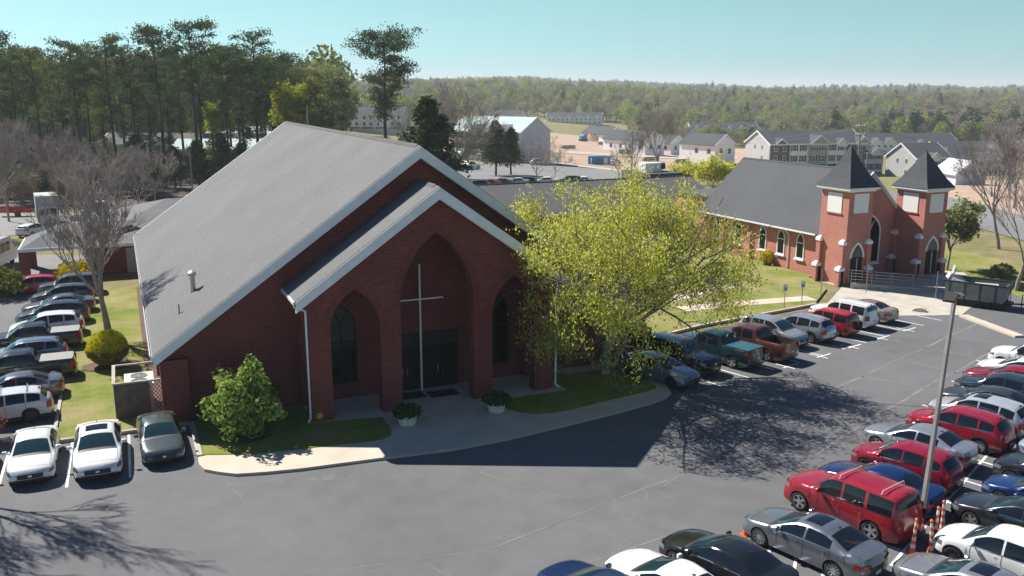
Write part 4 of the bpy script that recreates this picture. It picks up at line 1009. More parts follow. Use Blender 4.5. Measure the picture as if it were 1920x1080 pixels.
# far row along the courtyard kerb
F = RD+180
car('parked_car', 'sedan', 27.0, 41.35, F-4, (.20,.235,.29), 'slate blue sedan half in the church shadow at the end of the walk', 1.03, 'a', dark=True, metal=.6, group=gC)
car('parked_car', 'boxsuv', 29.5, 42.7, F-2, BLACK, 'glossy black luxury suv nosed out beside the slate blue sedan', .96, 'b', rough=.1, roofrails=1, group=gC)
car('parked_pickup', 'pickup', 32.5, 43.2, RD, (.012,.035,.04), 'dark teal pickup with ridged bed cover, tail to the aisle', .98, 'a', cover=mat('cover_teal', (.035,.11,.14), .4), group=gC, cat='pickup truck')
car('parked_pickup', 'pickup', 35.3, 43.5, RD, (.16,.06,.045), 'brown pickup with open bed, tail to the aisle', .97, 'a', openbed=True, metal=.4, group=gC, cat='pickup truck')
car('parked_car', 'suv', 38.1, 45.0, F, SILV, 'silver suv nosed out between the brown pickup and a grey crossover', 1, 'a', metal=.6, wglass='glass_teal', group=gC)
car('parked_car', 'suv', 40.6, 45.2, RD, (.46,.49,.53), 'silver grey crossover with its tail out, beside the small red suv', .98, 'a', metal=.6, group=gC)
car('parked_car', 'boxsuv', 43.3, 45.8, RD, (.38,.012,.03), 'small red suv with black spare wheel on its tailgate', .87, 'a', spare=True, group=gC)
car('parked_car', 'boxsuv', 45.8, 46.9, RD, WHITE, 'white suv with roof rack near the far end of the courtyard row', .94, 'a', roofrails=1, group=gC)
car('parked_car', 'sedan', 48.3, 47.5, RD, (.42,.33,.28), 'tan sedan, last in the courtyard row', .97, 'a', metal=.5, group=gC)
# three cars left of the church front, noses towards the camera
car('parked_car', 'sedan', -4.5, 41.85, 180, (.74,.74,.72), 'white sedan with black grille, leftmost of the three facing the camera', 1.0, 'b', group=gE)
car('parked_car', 'sedan', -1.95, 41.3, 180, (.78,.78,.77), 'white sedan with a dark sunroof, middle of the three facing the camera', 1.05, 'b', sunroof=True, group=gE)
car('parked_car', 'sedan', .6, 41.8, 178, (.12,.14,.135), 'charcoal sedan, rightmost of the three facing the camera', .98, 'b', metal=.5, wglass='glass_teal', group=gE)
car('parked_car', 'suv', -7.25, 42.0, 180, (.06,.06,.065), 'dark car at the left edge beside the white sedan', 1, 'b', group=gE)
# column of cars with their tails over the side lawn
cv = mat('cover_grey', (.22,.215,.21), .6)
car('parked_car', 'suv', -6.35, 48.6, -92, (.60,.61,.62), 'silver white crossover with two roof bars, nearest in the column', .96, 'b', bars='chrome', dark=True, group=gD)
car('parked_car', 'sedan', -6.2, 52.0, -92, (.15,.155,.17), 'dark grey sedan next to the crossover with roof bars', 1, 'a', metal=.5, group=gD)
car('parked_pickup', 'pickup', -6.1, 55.3, -90, (.014,.015,.02), 'black pickup with pale bed cover, nearer of the two', .98, 'a', cover=cv, group=gD, cat='pickup truck')
car('parked_car', 'suv', -6.1, 58.6, -90, (.20,.25,.32), 'slate blue suv between the two black pickups', .98, 'b', metal=.5, roofrails=2, group=gD)
car('parked_pickup', 'pickup', -5.9, 62.0, -90, (.016,.017,.022), 'black pickup with pale bed cover, farther of the two', .95, 'a', cover=cv, group=gD, cat='pickup truck')
car('parked_car', 'suv', -5.4, 65.5, -90, (.74,.75,.76), 'white crossover beyond the farther black pickup', .98, 'b', group=gD)
car('parked_car', 'suv', -5.2, 68.8, -90, (.05,.06,.065), 'dark green grey suv with red tail lamps beside the bare tree', 1, 'b', metal=.4, group=gD)
car('parked_car', 'sedan', -5.0, 72.1, -90, (.08,.085,.095), 'dark sedan third from the far end of the column', 1, 'b', group=gD)
car('parked_car', 'suv', -4.9, 75.3, -90, (.045,.055,.055), 'dark suv second from the far end of the column', .95, 'b', group=gD)
car('parked_car', 'boxsuv', -4.5, 78.6, -90, (.06,.06,.065), 'dark boxy suv at the far end of the column', .95, 'b', group=gD)
car('parked_car', 'hatch', -7.4, 80.9, -90, (.42,.02,.05), 'bright red small car by the yellow shrub at the column end', .95, 'a', group=gD)

# ---------------------------------------------------------------- trees and plants
def skeleton(h, spread, levels=4, nb=(5,4,4,3), trunk=.25, r0=.2, up=.35, droop=0., seed=1, kids0=None, lenf=(.5,.55,.55,.5), crownz=None, wig=.12, ang=(.7,.9)):
    "recursive branching: list of (points, radii, level); also returns twig tips"
    rnd = random.Random(seed); segs = []; tips = []
    def grow(p, d, L, r, lv):
        n = 5 if lv < 2 else 3; pts = [p]; q = p.copy(); dd = d.copy()
        for i in range(n):
            dd = (dd + Vector((rnd.uniform(-1,1), rnd.uniform(-1,1), rnd.uniform(-.6,.9)))*wig + Vector((0,0,1))*(.05*up if lv < levels-1 else -droop*.35)).normalized()
            q = q + dd*(L/n); pts.append(q.copy())
        rr = [r*(1-.62*i/n) for i in range(n+1)]; segs.append((pts, rr, lv))
        if lv == levels: tips.append((pts[-1], dd)); tips.append((pts[-2], dd)); return
        k = nb[min(lv, len(nb)-1)]
        for j in range(k):
            t = (.35 if lv else .45)+.65*(j+rnd.random()*.6)/k if lv else .55+.45*(j+.5)/k
            t = min(t, .99); f = t*n; i = int(f); b = pts[i].lerp(pts[i+1], f-i); base = (pts[i+1]-pts[i]).normalized()
            ax = base.orthogonal().normalized(); ax = Matrix.Rotation(rnd.uniform(0, 6.28) if lv else 6.28*j/k+rnd.uniform(-.5,.5), 3, base) @ ax
            a = rnd.uniform(*ang); nd = (base*math.cos(a)+ax*math.sin(a)); nd.z += up*.4; nd.normalize()
            grow(b, nd, L*lenf[min(lv, len(lenf)-1)]*rnd.uniform(.75, 1.2), r*(.62 if lv else .6)*(1-.4*t), lv+1)
        if lv: 
            grow(pts[-1], dd, L*lenf[min(lv, len(lenf)-1)]*.8, r*.38, lv+1)
    n = 3; grow(Vector((0,0,0)), Vector((rnd.uniform(-.06,.06), rnd.uniform(-.06,.06), 1)).normalized(), h*trunk*2, r0, 0)
    return segs, tips
def wood_mesh(name, segs, m, sides=(8,6,4,3,3), minr=.012):
    V = []; F = []; o = 0
    for pts, rr, lv in segs:
        n = sides[min(lv, len(sides)-1)]; a = None
        for i, p in enumerate(pts):
            d = (pts[min(i+1, len(pts)-1)]-pts[max(i-1, 0)]).normalized()
            a = d.orthogonal().normalized() if a is None else (a-d*a.dot(d)).normalized(); b = d.cross(a); r = max(rr[i], minr)
            for k in range(n):
                t = 6.28319*k/n; V.append(p+(a*math.cos(t)+b*math.sin(t))*r)
        for i in range(len(pts)-1):
            for k in range(n): F.append((o+i*n+k, o+i*n+(k+1)%n, o+(i+1)*n+(k+1)%n, o+(i+1)*n+k))
        o += len(pts)*n
    return npmesh(name, np.array([tuple(v) for v in V]), np.array(F), m, smooth=True)
def fit(segs, tips, w, h):
    "scale a skeleton to a crown width w and height h"
    P = np.array([tuple(p) for s in segs for p in s[0]]); sx = w/max(np.ptp(P[:,0]), np.ptp(P[:,1])); sz = h/P[:,2].max()
    c = P[:, :2].mean(0)
    def q(p): return Vector((p.x*sx, p.y*sx, p.z*sz))
    return [([q(p) for p in a], r, l) for a, r, l in segs], [(q(p), d) for p, d in tips]
def plant_tree(name, me_wood, me_leaf, x, y, z, rz, s, label, cat='tree', group=None, sz=None):
    t = empty(name, (x, y, z), rz, label, cat, group); t.scale = (s, s, sz or s)
    link('trunk', me_wood, t)
    if me_leaf: link('crown', me_leaf, t)
    return t
# the big willow-leaved oak beside the church front
segs = []; tips = []
def big_tree():
    rnd = random.Random(5); segs = []; tips = []
    CXO, CYO, HZ = 2.0, -1.7, 6.4; RX, RZ = 8.6, 4.8
    def inside(p): return ((p.x-CXO)/RX)**2+((p.y-CYO)/RX)**2+((p.z-HZ)/RZ)**2
    trunk = [Vector((0,0,0)), Vector((.05,0,1.0)), Vector((.15,.05,2.2)), Vector((.3,.1,3.2))]
    segs.append((trunk, [.34,.27,.24,.22], 0))
    def limb(p, d, L, r, lv):
        n = 6 if lv < 3 else 4; pts = [p]; q = p.copy(); dd = d.copy()
        for i in range(n):
            e = inside(q); pull = Vector((CXO-q.x, CYO-q.y, HZ-q.z)).normalized()*(.25 if e > .95 else 0)
            dd = (dd+Vector((rnd.uniform(-1,1), rnd.uniform(-1,1), rnd.uniform(-.7,.8)))*.17+pull+Vector((0,0,.03 if lv < 3 else -.12))).normalized()
            q = q+dd*L/n; pts.append(q.copy())
        segs.append((pts, [r*(1-.6*i/n) for i in range(n+1)], lv))
        if lv == 4:
            for k in (1, 2, 3, 4): tips.append((pts[k], dd))
            return
        for j in range((5, 5, 5, 4)[lv-1] if lv else 6):
            t = .3+.68*(j+rnd.random())/((5,5,5,4)[lv-1]); t = min(t, .98); f = t*n; i = int(f); b = pts[i].lerp(pts[i+1], f-i); bs = (pts[i+1]-pts[i]).normalized()
            ax = Matrix.Rotation(rnd.uniform(0, 6.28), 3, bs) @ bs.orthogonal().normalized(); a = rnd.uniform(.5, 1.05)
            limb(b, (bs*math.cos(a)+ax*math.sin(a)).normalized(), L*rnd.uniform(.45, .68), r*.55*(1-.35*t), lv+1)
    for j, (az, el, L) in enumerate(((10,32,6.6),(352,24,7.6),(18,20,7.4),(345,40,7.2),(200,30,7.6),(228,42,7.4),(62,22,7.2),(118,28,6.4),(165,38,6.2),(215,32,6.2),(262,28,6.6),(315,35,6.4),(40,58,5.8),(150,62,5.6),(270,60,5.6),(92,80,5.5))):
        b = trunk[1].lerp(trunk[3], .25+.047*j); limb(b, Vector((math.cos(R(az))*math.cos(R(el)), math.sin(R(az))*math.cos(R(el)), math.sin(R(el)))), L, .15, 1)
    return segs, tips
segs, tips = big_tree()
from mathutils import noise as mn
tips = [(p, d) for p, d in tips if mn.noise(p*.62+Vector((3.1, 7.7, 1.2)))+.5*mn.noise(p*1.5) > -.13]
mat('bark_birch', (.24,.215,.185), .95, noise=.4, nscale=1.4, bump=.5, bscale=6)
def off_crown(p):
    xs, ys = p.x+24.6+.47*p.z, p.y+43.2-.883*p.z
    return xs > 35.0 or ys < 27.4 or (ys > 39.4 and xs > 27.6) or ys-29.0 < (22.3-xs)*.8
segs = [(p, r, l) for p, r, l in segs if not (l >= 3 and off_crown(p[-1])) and not (l == 2 and off_crown(p[len(p)//2]))]
wood = wood_mesh('trunk', segs, 'bark_birch', minr=.009)
T = np.array([tuple(p) for p, _ in tips]); T = T[(T[:, 2] > 2.2+np.minimum(1.1*np.maximum(T[:, 0]-.2, 0), 2.0)) ]
roofz = 13.6-np.abs(T[:, 0]+24.6-CX)*SL; inb = (T[:, 1] > 1.2) & (T[:, 0] < 3.4) & (T[:, 2] < roofz); inp = (T[:, 1] > -1.9) & (T[:, 0] < -3.2) & (T[:, 2] < 11.9-np.abs(T[:, 0]+24.6-CX)*SL); T = T[~(inb | inp)]; XS = T[:, 0]+24.6+.47*T[:, 2]; YS = T[:, 1]+43.2-.883*T[:, 2]; T = T[(YS > 27.6) & (XS < 35.2) & ~((YS > 39.2) & (XS > 27.4)) & ~(YS-29.0 < (22.5-XS)*.8)]
rep = 14; P = np.repeat(T, rep, 0)+rng.normal(size=(len(T)*rep, 3))*np.array([.26,.26,.24]) - np.array([0,0,.12])
if len(P) > 125000: P = P[rng.permutation(len(P))[:125000]]
V, F_ = cards(P, rng.uniform(.055, .10, len(P)), aspect=2.3, droop=.7)
0 and print('BIG TREE tips', len(tips), 'leaves', len(P), 'extent', T.min(0), T.max(0))
leaf = npmesh('crown', V, F_, 'leaf_big')
plant_tree('big_tree', wood, leaf, 24.6, 43.2, .12, 0, 1, 'large spreading tree with fresh yellow green leaves beside the church entrance')

# bare trees
def bare(seed, h, w, levels=5, nb=(6,4,4,3,3), r0=.16, m='bark_grey', minr=.015, up=.6, ang=(.35,.75), trunk=.16, lenf=(.95,.62,.6,.6,.6)):
    s, t = skeleton(h, w, levels, nb, trunk, r0, up, 0, seed, lenf=lenf, ang=ang); s, t = fit(s, t, w, h)
    return wood_mesh('trunk', s, m, minr=minr), t
bA, tA = bare(3, 10, 8.5, 5, m='bark_grey', r0=.25, ang=(.4,.85)); bB, tB = bare(8, 12, 9, 5, (6,4,4,3,2), m='bark_pink', r0=.2, minr=.013); bC, tC = bare(21, 9, 9, 5, (6,4,3,3,2), m='bark_pink', r0=.13, ang=(.4,.9), minr=.013)
bD, tD = bare(33, 18, 17, 5, (7,5,4,3,3), .42, 'bark_grey', .022, .5, (.45,.9), .14); bE, tE = bare(14, 10, 5.5, 5, m='bark_grey', r0=.12, ang=(.25,.55))
plant_tree('bare_tree', bA, None, -1.64, 63.1, .12, .4, 1.05, 'leafless grey tree on the side lawn by the church eave', sz=1.08)
gB2 = 'leafless trees beyond the side lot'
def gz(x, y): return tz(x, y)
lbl = ['leafless pinkish tree at the left edge behind the rear lane', 'wide leafless tree just behind the low hipped roof', 'leafless tree above the white van', 'leafless tree at the dark wood edge near the hall roof', 'leafless tree far left with grey branches', 'slim leafless tree between lorry and van', 'leafless tree behind the red boat', 'leafless pale tree in front of the pines at far left', 'wide pinkish leafless tree left of the white van', 'pinkish leafless tree where the hipped roof meets the hall roof', 'low leafless tree just over the carport roof', 'broad leafless tree at the far left edge under the pines']
for i, (px, D, me, s) in enumerate(((10,112,bE,1.3),(150,118,bB,.9),(215,126,bC,1.1),(290,132,bC,1.0),(-15,100,bA,1.2),(110,120,bE,1.2),(35,135,bB,1.1),(95,140,bC,1.3),(175,112,bC,1.0),(255,116,bC,.9))):
    x, y = at(px, D); plant_tree('bare_tree', me, None, x, y, 0, i*1.3, s, lbl[i], group=gB2)
# overhanging bare twigs at lower left
x, y = -13.6, 57.5
plant_tree('bare_tree', bE, None, x, y, 0, 1, .8, 'leafless sapling on the left edge beside the parked column')
# tree behind the camera's left, whose shadow falls over the lot
plant_tree('bare_tree', bB, None, -8.7, 43.6, 0, 2.1, .98, 'leafless tree just past the left edge, shading the asphalt corner', sz=1.15)
for (px, D, me, s, l) in ((850,148,bD,1.02,'wide leafless tree rising behind the hall roof ridge'),(1005,160,bC,1.05,'slim leafless tree in front of the lilac gable wall'),(1040,178,bC,.8,'small leafless tree right of the lilac gable wall'),(1240,176,bB,1.3,'broad leafless tree before the white gabled houses'),(1195,182,bB,.85,'thin leafless tree beside the utility pole'),(1160,190,bC,.85,'faint leafless tree by the construction site'),(1885,92,bB,1.08,'tall leafless tree at the right edge beside the dumpster trailer'),(1905,125,bB,1.0,'leafless tree at the right edge across the road'),(1860,140,bC,1.15,'leafless tree across the road behind the pale house'),(785,175,bC,1.5,'leafless tree behind the dark cedar')):
    x, y = at(px, D); plant_tree('bare_tree', me, None, x, y, gz(x, y)-.1, px*.7, s, l, group='leafless trees beyond the churches')
x, y = 66.6, 49.4
plant_tree('bare_tree', bB, None, x, y, 0, 2.2, .88, 'leafless tree right behind the dumpster trailer')

# pines
def pine(seed, h, cw, z0, n=4200, m='leaf_pine', r=.28, size=.42, dens=1., lean=.0, clumps=34):
    rnd = np.random.default_rng(seed); segs = []; pr = random.Random(seed)
    tr = [Vector((math.sin(i*.7+seed)*.12+lean*i, math.cos(i*.9+seed)*.12, h*.97*i/8)) for i in range(9)]
    segs.append((tr, [r*(1-.75*i/8) for i in range(9)], 1)); C_ = []
    for k in range(clumps):
        t = (k+.5)/clumps; z = z0+(h-z0)*t**.85; prof = math.sin(math.pi*min(1, .18+.82*(1-t)**.75))*.9+.12
        L = cw*.5*prof*pr.uniform(.55, 1.15); a = pr.uniform(0, 6.28)
        f = z/h/.97*8; i = min(7, int(f)); b = tr[i].lerp(tr[i+1], min(1, f-i)); e = b+Vector((math.cos(a)*L, math.sin(a)*L, L*pr.uniform(.05, .5)))
        mid = b.lerp(e, .55)+Vector((0,0,-.1)); segs.append(([b, mid, e], [r*.3*(1-t*.6), r*.2*(1-t*.6), .02], 3))
        C_.append((e, pr.uniform(.5, 1.0))); C_.append((mid, .45))
        if L > 1.5:
            e2 = mid+Vector((math.cos(a+.8)*L*.4, math.sin(a+.8)*L*.4, .4)); segs.append(([mid, e2], [r*.12, .02], 3)); C_.append((e2, pr.uniform(.4, .8)))
    for q in range(3): C_.append((Vector((pr.uniform(-.5,.5), pr.uniform(-.5,.5), h-.5-q*.4)), .7))
    w = np.array([c[1] for c in C_]); w = w/w.sum(); idx = rnd.choice(len(C_), n, p=w)
    cc_ = np.array([tuple(C_[i][0]) for i in idx]); rr = np.array([C_[i][1] for i in idx])[:, None]*cw*.17
    P = cc_+rnd.normal(size=(n, 3))*rr*np.array([1, 1, .5])*.62
    V, F = cards(P, rnd.uniform(.5, 1., n)*size*.66, aspect=1.9)
    return wood_mesh('trunk', segs, 'bark_dark', sides=(6,6,4,4)), npmesh('crown', V, F, m)
PN = [pine(1, 25, 7.5, 11, r=.33), pine(2, 24, 6.5, 13, r=.3, m='leaf_pine_warm'), pine(3, 26, 8, 15, r=.33, clumps=26), pine(4, 22, 6.5, 7, n=5200, r=.28, clumps=46), pine(5, 21, 7, 5, n=5600, r=.28, clumps=52, m='leaf_pine_warm'), pine(6, 23, 6, 12, r=.26, m='leaf_pine')]
heroes = [(6,150,2,1.02),(45,158,3,1.0),(85,150,1,.98),(130,165,3,1.0),(158,152,0,1.0),(178,170,1,1.02),(222,150,0,1.03),(262,158,5,.98),(312,150,2,1.05),(325,165,3,1.0),(376,148,2,1.08),(385,160,0,1.0),(432,155,5,1.02),(455,165,1,1.02),(490,150,0,1.05),(462,146,3,.93),(525,160,3,1.0),(600,150,4,.88),(628,158,3,.85),(20,175,4,1.1),(66,180,3,1.15),(112,185,4,1.1),(205,182,4,1.1),(240,190,3,1.2),(290,182,4,1.1),(350,186,3,1.15),(405,182,4,1.15),(440,190,3,1.2),(505,185,4,1.15),(545,180,3,1.1),(-20,165,0,1.05),(150,205,4,1.3),(60,210,3,1.35),(230,212,4,1.3),(300,208,3,1.3),(370,212,4,1.3),(460,210,4,1.3),(520,205,3,1.25),(575,200,4,1.2),(10,205,4,1.3),(100,225,3,1.4),(190,230,4,1.4),(270,235,3,1.4),(335,230,4,1.4),(415,235,3,1.4),(490,232,4,1.35),(555,225,3,1.3),(610,190,4,1.0)]
for i, (px, D, k, s) in enumerate(heroes):
    s *= .82 if D > 198 else .95 if D > 172 else .96
    x, y = at(px, D); w_, l_ = PN[k]; pos = 'far left' if px < 120 else 'left' if px < 250 else 'centre' if px < 400 else 'right' if px < 560 else 'rightmost part'
    front = D < 172
    col = 'warm green' if k in (1, 4) else 'dark green'; shp = {0: 'full-crowned', 1: 'narrow', 2: 'flat-topped high-crowned', 3: 'low-branched', 4: 'dense low-branched', 5: 'slim'}[k]
    plant_tree('pine_tree', w_, l_, x, y, gz(x, y)-.1, i*2.1, s, f'{col} {shp} pine, tree {["one","two","three","four","five","six"][0] if False else ""}'.replace(', tree ', '') + f' in the {"front" if front else "rear"} of the {pos} of the wood' + ('' ), 'pine tree', 'pines in the wood behind the hall')
PL = [o for o in C.objects if o.name.startswith('pine_tree')]
# every pine gets a label of its own, from its neighbours left to right
PL.sort(key=lambda o: (Vector(o.location).dot(rgt)/max(1, Vector(o.location).dot(fwd))))
ordn = ['first','second','third','fourth','fifth','sixth','seventh','eighth','ninth','tenth','eleventh','twelfth','thirteenth','fourteenth','fifteenth','sixteenth','seventeenth','eighteenth','nineteenth','twentieth','twenty-first','twenty-second','twenty-third','twenty-fourth','twenty-fifth','twenty-sixth','twenty-seventh','twenty-eighth','twenty-ninth','thirtieth']
for dep, sel in (('front', lambda d: d < 172), ('middle', lambda d: 172 <= d < 198), ('rear', lambda d: d >= 198)):
    q = [o for o in PL if sel(Vector(o.location).dot(fwd))]
    for k, o in enumerate(q): o['label'] = o['label'].split(' in the ')[0].split(' pine')[0].rstrip() + f' pine, {ordn[k]} from the left in the {dep} rank of the wood'
# single conifers
hp = pine(9, 26, 11, 11.5, n=13000, r=.38, size=.42, clumps=52, m='leaf_pine'); x, y = at(727, 160)
plant_tree('pine_tree', *hp, x, y, gz(x, y), 0, 1.0, 'tall lone pine with rounded crown standing against the sky', 'pine tree')
def cedar(seed, h, w, n, m='leaf_cedar', z0=.6):
    rnd = np.random.default_rng(seed); pr = random.Random(seed); segs = [([Vector((0,0,0)), Vector((.1,0,h*.5)), Vector((0,0,h*.98))], [.22,.14,.03], 1)]; pts = []
    for k in range(110):
        t = (k+.5)/110; z = z0+(h-z0)*t; L = w*.5*(1-t)**.75*pr.uniform(.65, 1.2)+.12; a = pr.uniform(0, 6.28)
        e = Vector((math.cos(a)*L, math.sin(a)*L, z+L*.35)); b = Vector((0,0,z)); segs.append(([b, e], [.04, .01], 3))
        for f in np.linspace(.3, 1, 4): q = b.lerp(e, f); pts.append((q, .3+.35*(1-t)))
    idx = rnd.integers(0, len(pts), n); P = np.array([tuple(pts[i][0]) for i in idx])+rnd.normal(size=(n, 3))*np.array([pts[i][1] for i in idx])[:, None]*.62
    V, F = cards(P, rnd.uniform(.14, .34, n), aspect=1.8); return wood_mesh('trunk', segs, 'bark_dark', sides=(6,6,4,4)), npmesh('crown', V, F, m)
cdr = cedar(4, 15.5, 8.4, 15000); x, y = at(806, 112)
plant_tree('cedar_tree', *cdr, x, y, 0, 0, 1.34, 'dark green cedar standing close behind the hall roof', 'tree', sz=.97)
cd2 = cedar(7, 10, 6.5, 5200, z0=2); 
for px, D, s, l in ((930,183,1.08,'dark bushy conifer in front of the white townhouse row'),(958,186,.95,'smaller conifer right beside the bushy one before the white townhouses'),(262,138,.95,'dark young conifer among the pine trunks'),(375,140,.85,'dark young conifer at the foot of the pines near the hall roof'),(420,150,.9,'dark young conifer beneath the pines beside the hall roof slope'),(330,150,.7,'small dark conifer between pine trunks'),(455,140,.8,'dark conifer just behind the hall roof slope')):
    x, y = at(px, D); plant_tree('conifer', *cd2, x, y, gz(x, y), px, s, l, 'tree', 'small conifers')
def leafy(seed, h, w, n, m, size, wood='bark_grey', levels=4, z0=.3):
    s, t = skeleton(h, w, levels, (6,4,4,3), .15, .14, .6, 0, seed, lenf=(.9,.62,.6,.6), ang=(.4,.85)); s, t = fit(s, t, w, h*.95)
    T = np.array([tuple(p) for p, _ in t]); T = T[T[:, 2] > h*z0]; P = T[rng.integers(0, len(T), n)]+rng.normal(size=(n, 3))*w*.045
    V, F = cards(P, rng.uniform(.6, 1.1, n)*size); return wood_mesh('trunk', s, wood), npmesh('crown', V, F, m)
wl = leafy(5, 17, 7, 6000, 'leaf_willow', .42, z0=.2)
for px, D, s, l in ((560,152,1.1,'yellow green tree at the right end of the pine wood'),(585,158,.95,'pale yellow tree beside the utility pole behind the hall'),(415,175,.9,'yellow green tree among the pines')):
    x, y = at(px, D); plant_tree('leafy_tree', *wl, x, y, gz(x, y), px, s, l, 'tree', 'fresh green trees among the pines')
og = leafy(11, 7, 5, 5000, 'leaf_olive', .22, z0=.3)
plant_tree('leafy_tree', *og, 68.9, 58.2, .02, 0, 1.0, 'small olive green tree on the verge right of the chapel', 'tree')
yg = leafy(12, 7.5, 6, 4200, 'leaf_big', .24, z0=.25)
x, y = at(1335, 128); plant_tree('leafy_tree', *yg, x, y, gz(x, y), 0, 1.05, 'yellow green tree behind the chapel roof', 'tree')
x, y = at(1275, 132); plant_tree('leafy_tree', *yg, x, y, gz(x, y), 2, .9, 'yellow green tree behind the low wing', 'tree')

# shrubs
def shrub(name, n, rad, h, m, size, loc, label, inner=.55, lumps=.12, cat='shrub', stems=True, z0=.05, flat=1.):
    d = rng.normal(size=(n, 3)); d /= np.linalg.norm(d, axis=1)[:, None]; lump = 1+lumps*np.sin(d[:, 0]*5+1)*np.cos(d[:, 1]*4)+lumps*.8*np.sin(d[:, 2]*6+d[:, 0]*4)
    r = (rng.uniform(inner**3, 1, n)**(1/3)*lump)[:, None]; P = d*r*np.array([rad, rad, h/2])+np.array([0,0,h*.5+z0]); P[:, 2] = np.maximum(P[:, 2], .05)
    t = empty(name, loc, 0, label, cat)
    if isinstance(m, tuple): 
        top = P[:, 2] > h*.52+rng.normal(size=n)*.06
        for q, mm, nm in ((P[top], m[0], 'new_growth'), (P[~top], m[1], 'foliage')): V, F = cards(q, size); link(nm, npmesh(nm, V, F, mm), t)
    else: V, F = cards(P, rng.uniform(.6, 1.15, n)*size); link('foliage', npmesh('foliage', V, F, m), t)
    if stems:
        mb = MB()
        for k in range(14):
            a = 6.28*k/14+random.random(); mb.tube([(.1*math.cos(a), .1*math.sin(a), 0), (rad*.35*math.cos(a), rad*.35*math.sin(a), h*.4), (rad*.7*math.cos(a), rad*.7*math.sin(a), h*.72)], [.03,.02,.01], 4)
        mb.build('stems', 'bark', t)
    return t
shrub('magnolia_shrub', 5200, 1.55, 3.3, 'leaf_magnolia', .17, (4.45, 41.7, .15), 'broad glossy green shrub on the front lawn beside the brick wall', .35, .3)
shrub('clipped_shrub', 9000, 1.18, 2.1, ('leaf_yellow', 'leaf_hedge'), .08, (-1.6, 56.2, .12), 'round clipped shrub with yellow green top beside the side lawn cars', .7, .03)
mb = MB(); mb.b2(56.5, 62, 77.26, 84.2, 0, 5.0); at0(mb.build('link_block', 'brick_pink', cp), LC); mb = MB(); mb.b2(56.3, 62.2, 77.62, 84.2, 5.0, 5.25); at0(mb.build('link_roof', 'roof_low', cp), LC)
shrub('forsythia_bush', 1500, .75, 1.35, 'leaf_forsythia', .12, (55.0, 66.5, .12), 'small bright yellow bush against the chapel side wall', .4, .1)
shrub('forsythia_bush', 3200, 1.7, 1.7, 'leaf_forsythia', .16, (-4.2, 84.6, 0), 'wide bright yellow bush beside the low brick building', .5, .12)
shrub('rust_shrub', 2600, 1.0, 1.7, 'leaf_rust', .13, (-7.0, 45.9, .05), 'rusty red shrub at the left edge beside the white sedan', .4, .2)
shrub('shrub', 3800, 2.6, 2.2, 'leaf_shrub', .22, (-10.2, 80.5, 0), 'wide green shrub beside the white shuttle bus', .4, .2)
shrub('shrub', 1500, 1.1, 1.4, 'leaf_shrub', .15, (-9.8, 61, .0), 'low dark green shrub at the left edge by the pickups', .4, .2)
shrub('shrub', 1500, .9, 1.6, 'leaf_dark', .13, (-8.4, 51.9, .0), 'small dark leafy shrub overlapping the dark grey sedan', .4, .2)
shrub('shrub', 1700, 1.1, 1.6, 'leaf_dark', .14, (29.0, 46.9, .1), 'dark green shrub under the big tree at the kerb end', .4, .15)
for k, (x, y) in enumerate(((70.3, 53.6), (71.9, 51.8))): shrub('shrub', 1400, 1.0, 1.2, 'leaf_olive', .14, (x, y, 0), ['grey green clipped bush behind the dumpster trailer', 'grey green clipped bush nearest the road at the right edge'][k], .4, .1)

# far woodland: crowns beyond counting, one object each, built by scattering a few tree shapes
def wood_variant(name, h, w, n, size, m, seed, conic=False, trunkm='bark_grey'):
    r = np.random.default_rng(seed); k = 26; c = r.normal(size=(k, 3)); c /= np.linalg.norm(c, axis=1)[:, None]; c *= r.uniform(.45, .85, k)[:, None]
    c = c*np.array([w*.42, w*.42, h*.36]); 
    if conic: c[:, :2] *= (1.15-(c[:, 2:3]/(h*.36)*.5+.5))
    idx = r.integers(0, k, n); d = r.normal(size=(n, 3)); d /= np.linalg.norm(d, axis=1)[:, None]
    P = c[idx]+d*(r.uniform(.4, 1, n)**.5*w*.17)[:, None]; P[:, 2] += h*.58
    V, F = cards(P, r.uniform(.6, 1.2, n)*size, aspect=1.4); nl = len(F)
    tv = []; tf = []
    for (x, y, t) in ((0, 0, h*.8), (w*.12, 0, h*.6), (-w*.1, w*.08, h*.65)):
        o = len(tv); b = .22
        tv += [(-b*.6, -b*.6, -2), (b*.6, -b*.6, -2), (b*.6, b*.6, -2), (-b*.6, b*.6, -2), (x-.06, y-.06, t), (x+.06, y-.06, t), (x+.06, y+.06, t), (x-.06, y+.06, t)]; tf += [(o+i, o+(i+1) % 4, o+4+(i+1) % 4, o+4+i) for i in range(4)]
    V2 = np.vstack([V, np.array(tv)]); F2 = np.vstack([F, np.array(tf)+len(V)]); mi = np.concatenate([np.zeros(nl), np.ones(len(tf))])
    return bpy.data.objects.new(name, npmesh(name, V2, F2, [m, trunkm], mi))
for nm, c1, c2, c3 in (('wood_spring', (.135,.165,.045), (.18,.21,.06), (.22,.245,.08)), ('wood_green', (.085,.13,.035), (.12,.165,.045), (.15,.19,.06)), ('wood_bright', (.24,.28,.05), (.30,.33,.07), (.20,.25,.055)), ('wood_brown', (.19,.145,.105), (.23,.185,.14), (.21,.165,.125)), ('wood_grey', (.20,.175,.155), (.25,.22,.195), (.17,.15,.135)), ('wood_tan', (.25,.22,.12), (.29,.25,.15), (.22,.20,.12)), ('wood_pine', (.035,.06,.032), (.05,.08,.04), (.065,.095,.05))):
    foliage(nm, [tuple(v*(1.35 if 'pine' not in nm else 1.1) for v in c) for c in (c1, c2, c3)], .3, .15, .18)
